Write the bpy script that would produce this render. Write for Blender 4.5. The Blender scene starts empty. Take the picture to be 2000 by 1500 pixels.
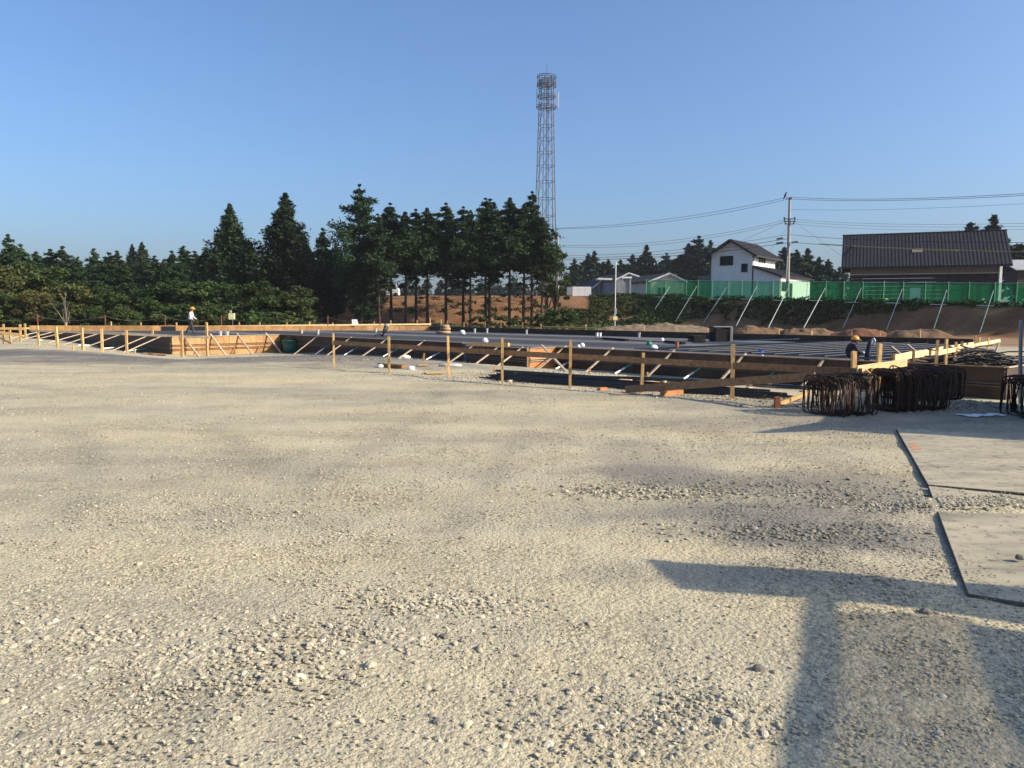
import bpy, math, random
import numpy as np
from mathutils import Vector, Matrix
R = math.radians
random.seed(7)
SC = bpy.context.scene
COL = SC.collection

# ------------------------------------------------------------------ camera, sky, sun, exposure
F, HC = 1520.0, 1.6                       # focal length in photo pixels, eye height
PITCH, ROLL = math.atan(133.0 / F), 0.005
fwd = Vector((0, math.cos(PITCH), -math.sin(PITCH)))
up0 = Vector((0, math.sin(PITCH), math.cos(PITCH)))
rt0 = Vector((1, 0, 0))
cup = (up0 - rt0 * ROLL).normalized()
crt = (rt0 + up0 * ROLL).normalized()
cd = bpy.data.cameras.new('camera')
cam = bpy.data.objects.new('camera', cd)
COL.objects.link(cam)
cd.sensor_width = 36.0
cd.lens = 36.0 * F / 2000.0
cd.clip_start, cd.clip_end = 0.05, 6000
M3 = Matrix((crt, cup, -fwd)).transposed()
cam.matrix_world = Matrix.Translation((0, 0, HC)) @ M3.to_4x4()
SC.camera = cam

SUN_EL = R(28)
SUN_H = Vector((0.97, -0.24, 0)).normalized()      # horizontal direction towards the sun
sun_dir = Vector((SUN_H.x * math.cos(SUN_EL), SUN_H.y * math.cos(SUN_EL), math.sin(SUN_EL)))
world = bpy.data.worlds.new('World')
SC.world = world
world.use_nodes = True
wn = world.node_tree
bg = wn.nodes['Background']
sky = wn.nodes.new('ShaderNodeTexSky')
sky.sky_type = 'NISHITA'
sky.sun_disc = False
sky.sun_elevation = SUN_EL
sky.sun_rotation = math.atan2(SUN_H.x, SUN_H.y)
sky.altitude = 0
sky.air_density = 1.0
sky.dust_density = 3.2
sky.ozone_density = 7.0
wn.links.new(sky.outputs[0], bg.inputs[0])
bg.inputs[1].default_value = 0.14
sl = bpy.data.lights.new('sun', 'SUN')
sl.energy = 4.8
sl.angle = R(0.5)
sl.color = (1.0, 0.87, 0.68)
so = bpy.data.objects.new('sun', sl)
so.rotation_euler = sun_dir.to_track_quat('Z', 'Y').to_euler()
COL.objects.link(so)
SC.view_settings.view_transform = 'Standard'
SC.view_settings.look = 'None'
SC.view_settings.gamma = 1
SC.view_settings.exposure = 0.6
SC.view_settings.use_curve_mapping = False

# ------------------------------------------------------------------ surveying helpers
def ray(px, py):
    return crt * ((px - 1000) / F) + cup * ((750 - py) / F) + fwd
def P(px, py, z=0.0):                      # where the line of sight meets the level z
    d = ray(px, py)
    t = (z - HC) / d.z
    return Vector((d.x * t, d.y * t, z))
def Q(px, py, Y):                          # point on the line of sight at distance Y ahead
    d = ray(px, py)
    t = Y / d.y
    return Vector((d.x * t, Y, HC + d.z * t))
def on_line(a, b, px, z=0.5):              # plan position on line a-b seen in image column px
    x0, y0 = P(px, 700, -0.0).xy if z < HC else (0, 0)
    k = x0 / y0
    t = (k * a[1] - a[0]) / ((b[0] - a[0]) - k * (b[1] - a[1]))
    return Vector((a[0] + (b[0] - a[0]) * t, a[1] + (b[1] - a[1]) * t, 0)), t

def smooth(a, b, x):
    t = np.clip((np.asarray(x, float) - a) / (b - a), 0, 1)
    return t * t * (3 - 2 * t)
def vnoise(x, y, s=1.0, seed=0):
    x = np.asarray(x, float) * s + seed * 17.3
    y = np.asarray(y, float) * s - seed * 9.1
    xi, yi = np.floor(x), np.floor(y)
    fx, fy = x - xi, y - yi
    def hsh(a, b):
        v = np.sin(a * 127.1 + b * 311.7 + seed * 74.7) * 43758.5453
        return v - np.floor(v)
    u, v = fx * fx * (3 - 2 * fx), fy * fy * (3 - 2 * fy)
    return (hsh(xi, yi) * (1 - u) + hsh(xi + 1, yi) * u) * (1 - v) + (hsh(xi, yi + 1) * (1 - u) + hsh(xi + 1, yi + 1) * u) * v

ZS = 0.42                                  # level of the slab
J1 = P(548, 654.2, ZS); J0 = P(335, 658.3, ZS); L0 = P(58, 646, ZS)
CF = P(840, 645, ZS); DR = P(1900, 680, ZS); EE = P(1964, 719.5, ZS); ER = on_line(J1, EE, 1737)[0] + Vector((0, 0, ZS)); DR = P(1902, 669, .6); DR.z = ZS
fl_d = (EE - J1); fl_d.z = 0; fl_d.normalize()
fl_n = Vector((fl_d.y, -fl_d.x, 0))
if fl_n.y > 0: fl_n = -fl_n               # from the front wall towards the camera
BANK = [(58, 36, 2.3), (39.5, 60, 2.55), (28, 77.5, 3.2), (16.6, 95, 3.95), (3, 97, 4.1), (-12, 98, 4.1), (-26, 99, 3.6), (-36, 101, 1.2), (-60, 105, 0.5), (-160, 120, 0.5)]
def bank_nd(x, y):                         # signed distance beyond the crest, crest level
    x = np.asarray(x, float); y = np.asarray(y, float)
    best = np.full(x.shape, 1e9); sg = np.zeros(x.shape); zt = np.zeros(x.shape)
    for (ax, ay, az), (bx, by, bz) in zip(BANK[:-1], BANK[1:]):
        dx, dy = bx - ax, by - ay
        L2 = dx * dx + dy * dy
        t = np.clip(((x - ax) * dx + (y - ay) * dy) / L2, 0, 1)
        qx, qy = x - (ax + dx * t), y - (ay + dy * t)
        dist = np.hypot(qx, qy)
        s = np.sign(dx * (y - ay) - dy * (x - ax))
        m = dist < best
        best = np.where(m, dist, best); sg = np.where(m, -s, sg); zt = np.where(m, az + (bz - az) * t, zt)
    return best * np.where(sg == 0, 1, sg), zt
def hgt(x, y):
    x = np.asarray(x, float); y = np.asarray(y, float)
    s = (x - J1.x) * fl_n.x + (y - J1.y) * fl_n.y
    lf = smooth(-5, -15, x)
    far_l = smooth(-21, -30, x)
    D = (0.33 + 0.26 * lf) * (1 - 0.75 * far_l)
    W = 4.6 + 9 * lf
    near = np.clip(s, 0, None)
    z = -D * (1 - smooth(0.4, 1, near / W)) * smooth(9, 14, y)
    z = z + smooth(-14, -22, s) * (D + 0.25)
    z = z + 0.05 * (vnoise(x, y, 0.55, 3) - 0.5) + 0.022 * (vnoise(x, y, 2.1, 5) - 0.5) * smooth(60, 20, y)
    z = z + 0.10 * vnoise(x, y, 0.9, 9) * smooth(3, 5, s) * smooth(10, 6.5, s) * lf
    z = z * (1 - 0.85 * smooth(2.2, 3.0, x) * smooth(4.4, 4.9, y) * smooth(12.5, 11, y))
    cv = P(1850, 980, 0.05)
    z = z + 0.065 * smooth(1.25, 0.55, np.hypot((x - cv.x - 0.25) / 0.75, (y - cv.y) / 0.30) + 0.35 * (vnoise(x, y, 3.0, 41) - 0.5))
    n, zt = bank_nd(x, y)
    bw = 4.0 + 5.5 * smooth(24, 12, x)
    k = smooth(-bw, -0.3, n)
    zb = zt + 0.25 * (vnoise(x, y, 0.35, 2) - 0.5) * smooth(-9.5, -6, n) * smooth(1, -2, n)
    return z * (1 - k) + zb * k
def G(px, py, t0=2.0, t1=140.0):           # where the line of sight meets the ground
    d = ray(px, py)
    t = np.linspace(t0, t1, 5000)
    zz = HC + d.z * t
    below = zz < hgt(d.x * t, d.y * t)
    i = int(np.argmax(below)) if below.any() else len(t) - 1
    p = Vector((d.x * t[i], d.y * t[i], 0))
    p.z = float(hgt(p.x, p.y))
    return p
def gz(x, y): return float(hgt(x, y))

# ------------------------------------------------------------------ materials
MATS = {}
def nd(nt, t, **kw):
    n = nt.nodes.new(t)
    for k, v in kw.items():
        if k.startswith('i_'):
            n.inputs[k[2:].replace('_', ' ')].default_value = v
        else: setattr(n, k, v)
    return n
def ramp(nt, src, stops):
    r = nt.nodes.new('ShaderNodeValToRGB')
    el = r.color_ramp.elements
    while len(el) < len(stops): el.new(0.5)
    for e, (p, c) in zip(el, stops):
        e.position = p; e.color = (c[0], c[1], c[2], 1)
    nt.links.new(src, r.inputs[0])
    return r.outputs[0]
def mixc(nt, a, b, fac, mode='MIX'):
    m = nt.nodes.new('ShaderNodeMix'); m.data_type = 'RGBA'; m.blend_type = mode
    for s, v in ((m.inputs[0], fac), (m.inputs[6], a), (m.inputs[7], b)):
        if hasattr(v, 'is_linked') or hasattr(v, 'links'): nt.links.new(v, s)
        elif isinstance(v, (int, float)): s.default_value = v
        else: s.default_value = (v[0], v[1], v[2], 1)
    return m.outputs[2]
def base(name):
    m = bpy.data.materials.new(name); m.use_nodes = True
    nt = m.node_tree
    return m, nt, nt.nodes['Principled BSDF']
def mat(name, col, rough=0.7, var=0.25, scale=6.0, metal=0.0, bump=0.0, stretch=(1, 1, 1), col2=None, objvar=0.15, spec=0.3):
    if name in MATS: return MATS[name]
    m, nt, b = base(name)
    tc = nd(nt, 'ShaderNodeTexCoord'); mp = nd(nt, 'ShaderNodeMapping'); mp.inputs['Scale'].default_value = stretch
    nt.links.new(tc.outputs['Object'], mp.inputs['Vector'])
    nz = nd(nt, 'ShaderNodeTexNoise', i_Scale=scale, i_Detail=6.0, i_Roughness=0.65)
    nt.links.new(mp.outputs[0], nz.inputs['Vector'])
    c2 = col2 or tuple(c * (1 - var) for c in col)
    c1 = tuple(min(1, c * (1 + var * 0.6)) for c in col)
    c = ramp(nt, nz.outputs[0], [(0.32, c2), (0.68, c1)])
    if objvar:
        oi = nd(nt, 'ShaderNodeObjectInfo')
        mr = nd(nt, 'ShaderNodeMapRange'); mr.inputs[3].default_value = 1 - objvar; mr.inputs[4].default_value = 1 + objvar
        nt.links.new(oi.outputs['Random'], mr.inputs[0])
        cb = nd(nt, 'ShaderNodeCombineColor')
        for i in range(3): nt.links.new(mr.outputs[0], cb.inputs[i])
        c = mixc(nt, c, cb.outputs[0], 1.0, 'MULTIPLY')
    nt.links.new(c, b.inputs['Base Color'])
    b.inputs['Roughness'].default_value = rough
    b.inputs['Metallic'].default_value = metal
    b.inputs['Specular IOR Level'].default_value = spec
    if bump:
        bp = nd(nt, 'ShaderNodeBump'); bp.inputs['Strength'].default_value = bump; bp.inputs['Distance'].default_value = 0.02
        nt.links.new(nz.outputs[0], bp.inputs['Height']); nt.links.new(bp.outputs[0], b.inputs['Normal'])
    MATS[name] = m
    return m
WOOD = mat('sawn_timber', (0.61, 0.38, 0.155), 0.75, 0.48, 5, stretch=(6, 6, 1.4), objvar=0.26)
SUNWOOD = mat('sunlit_timber', (0.74, 0.54, 0.27), 0.7, 0.2, 4, stretch=(3, 3, 3), objvar=0.08)  # lighter timber copy, sunlight on the lit rails put into the colour
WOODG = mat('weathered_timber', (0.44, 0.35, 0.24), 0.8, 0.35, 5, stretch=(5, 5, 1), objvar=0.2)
WOODB = mat('brown_timber', (0.30, 0.17, 0.085), 0.8, 0.35, 4, stretch=(3, 3, 3), objvar=0.12)
WOODR = mat('red_timber', (0.36, 0.12, 0.05), 0.8, 0.3, 4)
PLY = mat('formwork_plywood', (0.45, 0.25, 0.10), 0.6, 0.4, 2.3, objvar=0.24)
PLY_SHADE = mat('shade_toned_plywood', (0.062, 0.037, 0.023), 0.6, 0.4, 2.3, objvar=0.24)  # darker plywood copy, shade on the unlit walls put into the colour
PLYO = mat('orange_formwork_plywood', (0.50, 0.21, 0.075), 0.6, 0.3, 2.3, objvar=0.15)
GALV = mat('galvanised_steel', (0.55, 0.56, 0.55), 0.45, 0.2, 9, metal=0.6, objvar=0.1)
TOWER = mat('tower_steel', (0.10, 0.105, 0.125), 0.6, 0.2, 3, metal=0.2, objvar=0.05)
RUST = mat('rusty_rebar', (0.072, 0.042, 0.029), 0.75, 0.5, 20, metal=0.3, objvar=0.3)
BLACKBAR = mat('dark_rebar', (0.062, 0.058, 0.056), 0.6, 0.4, 12, metal=0.4, objvar=0.25)
MESHBAR = mat('grey_rebar', (0.12, 0.118, 0.115), 0.8, 0.3, 8, metal=0.0, objvar=0.1)
WHITEP = mat('white_plastic', (0.75, 0.76, 0.76), 0.5, 0.08, 4, objvar=0.08)
PVC = mat('grey_pvc', (0.42, 0.41, 0.39), 0.5, 0.15, 6, objvar=0.15)
BLACKP = mat('black_plastic', (0.018, 0.018, 0.02), 0.5, 0.2, 6)
PIPE = mat('rusty_scaffold_pipe', (0.13, 0.10, 0.08), 0.7, 0.3, 9, metal=0.2)
STRUT = mat('dull_zinc_pipe', (0.44, 0.45, 0.44), 0.7, 0.2, 4, objvar=0.1)
GREENT = mat('green_enamel', (0.02, 0.125, 0.085), 0.4, 0.35, 9, spec=0.5)
GREENP = mat('green_plastic_pipe', (0.03, 0.25, 0.17), 0.45, 0.2, 9)
YELLOW = mat('cream_enamel', (0.78, 0.72, 0.36), 0.45, 0.12, 6)
ORANGE = mat('orange_helmet', (0.75, 0.30, 0.03), 0.3, 0.1, 4, objvar=0, spec=0.5)
SKIN = mat('skin', (0.36, 0.20, 0.13), 0.6, 0.1, 8, objvar=0)
SHIRT = mat('pale_shirt', (0.62, 0.63, 0.63), 0.85, 0.12, 6, objvar=0)
PANTS = mat('dark_trousers', (0.05, 0.048, 0.06), 0.9, 0.3, 8, objvar=0)
JACKET = mat('navy_jacket', (0.028, 0.028, 0.042), 0.9, 0.3, 8, objvar=0)
GLOVE = mat('pale_glove', (0.42, 0.42, 0.36), 0.9, 0.2, 8, objvar=0)
BARK = mat('cedar_bark', (0.075, 0.05, 0.038), 0.95, 0.45, 3, stretch=(4, 4, 0.6), objvar=0.25)
PALEB = mat('pale_dead_wood', (0.21, 0.18, 0.14), 0.9, 0.3, 3, objvar=0.1)
CANVAS = mat('brown_sack', (0.34, 0.24, 0.14), 0.9, 0.3, 6, bump=0.4)
SIDING = mat('white_siding', (0.72, 0.72, 0.70), 0.7, 0.06, 1.5, objvar=0.0)
BEIGE = mat('beige_siding', (0.62, 0.54, 0.42), 0.8, 0.1, 1.5, objvar=0.0)
TAUPE = mat('taupe_siding', (0.22, 0.185, 0.16), 0.8, 0.1, 1.5, objvar=0.0)
GREYW = mat('grey_siding', (0.30, 0.30, 0.31), 0.8, 0.15, 1.5, objvar=0.1)
DKBRN = mat('dark_brown_boards', (0.055, 0.032, 0.026), 0.8, 0.3, 2, objvar=0.15)
ROOFG = mat('charcoal_metal_roof', (0.042, 0.040, 0.045), 0.7, 0.25, 1.2, metal=0.2, objvar=0.06)
TRIM = mat('dark_trim', (0.045, 0.035, 0.033), 0.6, 0.2, 3, objvar=0.0)
CONC = mat('concrete_pole', (0.36, 0.33, 0.30), 0.85, 0.15, 2, objvar=0.0)
WIRE = mat('wire_black', (0.05, 0.055, 0.07), 0.7, 0.1, 2, objvar=0.0)
YGUARD = mat('yellow_cable_guard', (0.45, 0.36, 0.10), 0.6, 0.1, 2, objvar=0.0)
ROPE = mat('rope', (0.2, 0.18, 0.13), 0.9, 0.2, 4)
RSTEEL = mat('red_brown_post', (0.16, 0.05, 0.035), 0.7, 0.2, 4)
BIRDM = mat('black_feathers', (0.012, 0.012, 0.014), 0.7, 0.2, 6)
PAINTR = mat('orange_paint', (0.55, 0.17, 0.05), 0.7, 0.2, 20)
BLUEP = mat('blue_label', (0.06, 0.10, 0.42), 0.5, 0.2, 8)
CARW = mat('white_car_paint', (0.75, 0.75, 0.75), 0.3, 0.04, 2, objvar=0, spec=0.5)
RUBBER = mat('tyre_rubber', (0.02, 0.02, 0.02), 0.85, 0.2, 8)

def glassmat():
    m, nt, b = base('window_glass')
    b.inputs['Base Color'].default_value = (0.02, 0.024, 0.028, 1); b.inputs['Roughness'].default_value = 0.08
    return m
GLASS = glassmat()

def leafmat(name, c_dark, c_lite, trans=0.18):
    m, nt, b = base(name)
    geo = nd(nt, 'ShaderNodeNewGeometry'); oi = nd(nt, 'ShaderNodeObjectInfo')
    c = ramp(nt, geo.outputs['Random Per Island'], [(0.0, c_dark), (1.0, c_lite)])
    mr = nd(nt, 'ShaderNodeMapRange'); mr.inputs[3].default_value = 0.72; mr.inputs[4].default_value = 1.28
    nt.links.new(oi.outputs['Random'], mr.inputs[0])
    hs = nd(nt, 'ShaderNodeHueSaturation'); nt.links.new(c, hs.inputs['Color']); nt.links.new(mr.outputs[0], hs.inputs['Value'])
    mh = nd(nt, 'ShaderNodeMapRange'); mh.inputs[3].default_value = 0.475; mh.inputs[4].default_value = 0.52
    mlt = nd(nt, 'ShaderNodeMath', operation='FRACT'); mm = nd(nt, 'ShaderNodeMath', operation='MULTIPLY'); mm.inputs[1].default_value = 7.31
    nt.links.new(oi.outputs['Random'], mm.inputs[0]); nt.links.new(mm.outputs[0], mlt.inputs[0]); nt.links.new(mlt.outputs[0], mh.inputs[0])
    nt.links.new(mh.outputs[0], hs.inputs['Hue'])
    nt.links.new(hs.outputs[0], b.inputs['Base Color'])
    b.inputs['Roughness'].default_value = 0.75; b.inputs['Specular IOR Level'].default_value = 0.15
    tr = nd(nt, 'ShaderNodeBsdfTranslucent'); nt.links.new(hs.outputs[0], tr.inputs[0])
    mx = nd(nt, 'ShaderNodeMixShader'); mx.inputs[0].default_value = trans
    nt.links.new(b.outputs[0], mx.inputs[1]); nt.links.new(tr.outputs[0], mx.inputs[2])
    nt.links.new(mx.outputs[0], nt.nodes['Material Output'].inputs[0])
    return m
LEAF_CEDAR = leafmat('cedar_foliage', (0.012, 0.026, 0.012), (0.045, 0.075, 0.028), 0.10)
LEAF_FOREST = leafmat('forest_conifer_foliage', (0.019, 0.042, 0.016), (0.062, 0.102, 0.038), 0.14)
LEAF_BROAD = leafmat('broadleaf_foliage', (0.022, 0.044, 0.012), (0.084, 0.120, 0.034), 0.2)
LEAF_BRONZE = leafmat('bronze_foliage', (0.04, 0.05, 0.014), (0.13, 0.125, 0.038), 0.2)
LEAF_FAR = leafmat('far_tree_foliage', (0.014, 0.028, 0.016), (0.036, 0.058, 0.03), 0.08)
LEAF_WEED = leafmat('bank_weeds', (0.026, 0.048, 0.012), (0.085, 0.12, 0.036), 0.2)

def netmat():
    m, nt, b = base('green_mesh_net')
    nt.nodes.remove(b)
    d = nd(nt, 'ShaderNodeBsdfDiffuse'); d.inputs[0].default_value = (0.012, 0.11, 0.055, 1)
    t = nd(nt, 'ShaderNodeBsdfTranslucent'); t.inputs[0].default_value = (0.012, 0.16, 0.07, 1)
    tp = nd(nt, 'ShaderNodeBsdfTransparent'); tp.inputs[0].default_value = (0.62, 0.92, 0.72, 1)
    a = nd(nt, 'ShaderNodeMixShader'); a.inputs[0].default_value = 0.5
    nt.links.new(d.outputs[0], a.inputs[1]); nt.links.new(t.outputs[0], a.inputs[2])
    x = nd(nt, 'ShaderNodeMixShader'); x.inputs[0].default_value = 0.56
    nt.links.new(a.outputs[0], x.inputs[1]); nt.links.new(tp.outputs[0], x.inputs[2])
    nt.links.new(x.outputs[0], nt.nodes['Material Output'].inputs[0])
    return m
NET = netmat()
def tintmat():
    m, nt, b = base('partial_shade_filter')
    nt.nodes.remove(b)
    tp = nd(nt, 'ShaderNodeBsdfTransparent'); tp.inputs[0].default_value = (0.58, 0.55, 0.47, 1)  # filter for the added roof, lets part of the sun through
    nt.links.new(tp.outputs[0], nt.nodes['Material Output'].inputs[0])
    return m
TINT = tintmat()

# ------------------------------------------------------------------ mesh building helpers
WORLD = {}                                  # world position of every object's origin
class MB:
    def __init__(s): s.v = []; s.f = []
    def add(s, vs, fs):
        o = len(s.v); s.v += [tuple(v) for v in vs]; s.f += [tuple(i + o for i in f) for f in fs]; return s
    def beam(s, p, q, w, h, up=(0, 0, 1)):
        p, q = Vector(p), Vector(q); d = (q - p).normalized(); u = Vector(up)
        if abs(d.dot(u)) > 0.98: u = Vector((0, 1, 0))
        a = d.cross(u).normalized() * w / 2; b = a.cross(d).normalized() * h / 2
        vs = [p - a - b, p + a - b, p + a + b, p - a + b, q - a - b, q + a - b, q + a + b, q - a + b]
        return s.add(vs, [(3, 2, 1, 0), (4, 5, 6, 7), (0, 1, 5, 4), (1, 2, 6, 5), (2, 3, 7, 6), (3, 0, 4, 7)])
    def box(s, c, sx, sy, sz, rz=0.0):
        c = Vector(c); d = Vector((math.cos(rz), math.sin(rz), 0)) * sx / 2
        return s.beam(c - d, c + d, sy, sz)
    def tube(s, pts, r, n=6, closed=False, caps=True):
        pts = [Vector(p) for p in pts]; m = len(pts); rr = r if isinstance(r, (list, tuple)) else [r] * m
        vs = []; fs = []
        for i, p in enumerate(pts):
            if closed: d = pts[(i + 1) % m] - pts[i - 1]
            else: d = pts[min(i + 1, m - 1)] - pts[max(i - 1, 0)]
            d.normalize()
            u = Vector((0, 0, 1)) if abs(d.z) < 0.9 else Vector((1, 0.1, 0))
            a = d.cross(u).normalized(); b = a.cross(d)
            for k in range(n):
                t = 2 * math.pi * k / n; vs.append(p + (a * math.cos(t) + b * math.sin(t)) * rr[i])
        for i in range(m if closed else m - 1):
            j = (i + 1) % m
            for k in range(n): fs.append((i * n + k, i * n + (k + 1) % n, j * n + (k + 1) % n, j * n + k))
        if caps and not closed: fs += [tuple(range(n - 1, -1, -1)), tuple((m - 1) * n + k for k in range(n))]
        return s.add(vs, fs)
    def lathe(s, c, prof, n=16):
        c = Vector(c); vs = []; fs = []
        for r, z in prof:
            for k in range(n):
                t = 2 * math.pi * k / n; vs.append((c.x + r * math.cos(t), c.y + r * math.sin(t), c.z + z))
        for i in range(len(prof) - 1):
            for k in range(n): fs.append((i * n + k, i * n + (k + 1) % n, (i + 1) * n + (k + 1) % n, (i + 1) * n + k))
        fs += [tuple(range(n - 1, -1, -1)), tuple((len(prof) - 1) * n + k for k in range(n))]
        return s.add(vs, fs)
    def prism(s, poly, z0, z1):
        n = len(poly); vs = [(p[0], p[1], z0) for p in poly] + [(p[0], p[1], z1) for p in poly]
        return s.add(vs, [tuple(range(n - 1, -1, -1)), tuple(range(n, 2 * n))] + [(i, (i + 1) % n, n + (i + 1) % n, n + i) for i in range(n)])
    def slab3(s, quad, off):                # quad of world points thickened by vector off
        q = [Vector(p) for p in quad]; o = Vector(off); n = len(q)
        return s.add(q + [p + o for p in q], [tuple(range(n - 1, -1, -1)), tuple(range(n, 2 * n))] + [(i, (i + 1) % n, n + (i + 1) % n, n + i) for i in range(n)])
    def build(s, name, m, parent=None, smooth_=False):
        c = Vector((0, 0, 0))
        for v in s.v: c += Vector(v)
        c /= max(1, len(s.v))
        if parent is None: c.z = min(v[2] for v in s.v)
        me = bpy.data.meshes.new(name)
        me.from_pydata([(v[0] - c.x, v[1] - c.y, v[2] - c.z) for v in s.v], [], s.f)
        import bmesh
        bm = bmesh.new(); bm.from_mesh(me); bmesh.ops.recalc_face_normals(bm, faces=bm.faces); bm.to_mesh(me); bm.free()
        if smooth_: me.polygons.foreach_set('use_smooth', [True] * len(me.polygons))
        me.materials.append(m)
        return link(name, me, c, parent)
def link(name, me, c, parent=None):
    o = bpy.data.objects.new(name, me); COL.objects.link(o)
    WORLD[o.name] = Vector(c)
    if parent is not None:
        o.parent = parent; o.location = Vector(c) - WORLD[parent.name]
    else: o.location = c
    return o
def tag(o, label=None, cat=None, group=None, kind=None):
    for k, v in (('label', label), ('category', cat), ('group', group), ('kind', kind)):
        if v: o[k] = v
    return o
def thing(name, label, cat, loc, group=None):
    o = bpy.data.objects.new(name, None); COL.objects.link(o); o.location = loc
    o.empty_display_size = 0.3
    WORLD[o.name] = Vector(loc)
    return tag(o, label, cat, group)
def copy_child(src, parent, wloc):
    c = src.copy(); COL.objects.link(c); c.parent = parent; c.location = Vector(wloc) - WORLD[parent.name]; WORLD[c.name] = Vector(wloc)
    return c
def npmesh(name, V, Fq, m, attrs=None):
    me = bpy.data.meshes.new(name)
    V = np.asarray(V, np.float32); Fq = np.asarray(Fq, np.int32); k = Fq.shape[1]
    me.vertices.add(len(V)); me.vertices.foreach_set('co', V.ravel())
    me.loops.add(Fq.size); me.loops.foreach_set('vertex_index', Fq.ravel())
    me.polygons.add(len(Fq)); me.polygons.foreach_set('loop_start', np.arange(0, Fq.size, k, dtype=np.int32))
    me.polygons.foreach_set('loop_total', np.full(len(Fq), k, np.int32))
    for an, av in (attrs or {}).items():
        a = me.attributes.new(an, 'FLOAT', 'POINT'); a.data.foreach_set('value', np.asarray(av, np.float32))
    me.update(calc_edges=True); me.validate()
    me.materials.append(m)
    return me

# ------------------------------------------------------------------ ground
def groundmat():
    m, nt, b = base('gravel_ground')
    L = nt.links
    geo = nd(nt, 'ShaderNodeNewGeometry'); pos = geo.outputs['Position']
    def noise(sc, det=5.0, rough=0.6, st=None):
        n = nd(nt, 'ShaderNodeTexNoise', i_Scale=sc, i_Detail=det, i_Roughness=rough)
        if st:
            mp = nd(nt, 'ShaderNodeMapping'); mp.inputs['Scale'].default_value = st; L.new(pos, mp.inputs['Vector']); L.new(mp.outputs[0], n.inputs['Vector'])
        else: L.new(pos, n.inputs['Vector'])
        return n.outputs[0]
    def vor(sc, feat='F1'):
        v = nd(nt, 'ShaderNodeTexVoronoi', feature=feat); v.inputs['Scale'].default_value = sc; L.new(pos, v.inputs['Vector']); return v
    n1 = noise(0.42, 6.0, 0.6, (0.6, 1.3, 1))
    c = ramp(nt, n1, [(0.34, (0.41, 0.368, 0.268)), (0.52, (0.485, 0.432, 0.302)), (0.70, (0.505, 0.43, 0.275))])
    n2 = noise(0.9, 5.0, 0.7, (0.5, 1.5, 1))
    c = mixc(nt, c, (0.50, 0.37, 0.20), ramp(nt, n2, [(0.60, (0, 0, 0)), (0.74, (0.5, 0.5, 0.5))]))
    n6 = noise(0.22, 4.0, 0.55, (0.35, 1.6, 1))
    c = mixc(nt, c, ramp(nt, n6, [(0.35, (0.80, 0.81, 0.83)), (0.5, (1, 1, 1)), (0.66, (1.08, 1.05, 0.97))]), 1.0, 'MULTIPLY')
    n5 = noise(2.7, 4.0, 0.6)
    c = mixc(nt, c, (0.52, 0.33, 0.14), ramp(nt, n5, [(0.70, (0, 0, 0)), (0.76, (0.7, 0.7, 0.7))]))
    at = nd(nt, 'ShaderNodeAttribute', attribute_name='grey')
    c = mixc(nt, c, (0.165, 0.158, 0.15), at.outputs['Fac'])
    tk = nd(nt, 'ShaderNodeAttribute', attribute_name='track')
    c = mixc(nt, c, mixc(nt, c, (0.84, 0.85, 0.87), 1.0, 'MULTIPLY'), tk.outputs['Fac'])
    v1 = vor(34.0); v2 = vor(85.0)
    tone = ramp(nt, v1.outputs['Color'], [(0.0, (0.66, 0.66, 0.68)), (0.5, (0.98, 0.98, 0.97)), (1.0, (1.22, 1.20, 1.14))])
    tone2 = ramp(nt, v2.outputs['Color'], [(0.0, (0.72, 0.72, 0.74)), (1.0, (1.2, 1.19, 1.15))])
    pebb = ramp(nt, noise(0.75, 5.0, 0.7), [(0.42, (0.15, 0.15, 0.15)), (0.62, (1, 1, 1))])
    c = mixc(nt, c, mixc(nt, c, tone, 1.0, 'MULTIPLY'), pebb)
    c = mixc(nt, c, tone2, 0.75, 'MULTIPLY')
    crev = ramp(nt, v1.outputs['Distance'], [(0.45, (1, 1, 1)), (0.8, (0.62, 0.60, 0.58))])
    c = mixc(nt, c, mixc(nt, c, crev, 1.0, 'MULTIPLY'), pebb)
    soil = nd(nt, 'ShaderNodeAttribute', attribute_name='soil')
    n3 = noise(0.35, 6.0, 0.65)
    sc_ = ramp(nt, n3, [(0.3, (0.14, 0.07, 0.034)), (0.5, (0.22, 0.118, 0.057)), (0.72, (0.30, 0.175, 0.088))])
    n4 = noise(7.0, 4.0, 0.7)
    sc_ = mixc(nt, sc_, ramp(nt, n4, [(0.3, (0.6, 0.6, 0.6)), (0.7, (1.2, 1.2, 1.2))]), 1.0, 'MULTIPLY')
    c = mixc(nt, c, sc_, soil.outputs['Fac'])
    gr = nd(nt, 'ShaderNodeAttribute', attribute_name='green')
    c = mixc(nt, c, ramp(nt, n4, [(0.3, (0.03, 0.045, 0.015)), (0.7, (0.075, 0.09, 0.03))]), gr.outputs['Fac'])
    L.new(c, b.inputs['Base Color'])
    b.inputs['Roughness'].default_value = 0.95; b.inputs['Specular IOR Level'].default_value = 0.1
    ad = nd(nt, 'ShaderNodeMath', operation='MULTIPLY_ADD'); ad.inputs[1].default_value = 0.5
    L.new(v2.outputs['Distance'], ad.inputs[0]); L.new(v1.outputs['Distance'], ad.inputs[2])
    bp = nd(nt, 'ShaderNodeBump'); bp.invert = True; bp.inputs['Strength'].default_value = 0.55; bp.inputs['Distance'].default_value = 0.012
    L.new(ad.outputs[0], bp.inputs['Height'])
    bp2 = nd(nt, 'ShaderNodeBump'); bp2.inputs['Strength'].default_value = 0.2; bp2.inputs['Distance'].default_value = 0.04
    L.new(noise(5.0, 8.0, 0.75), bp2.inputs['Height']); L.new(bp.outputs[0], bp2.inputs['Normal'])
    L.new(bp2.outputs[0], b.inputs['Normal'])
    return m
GROUND = groundmat()
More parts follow.
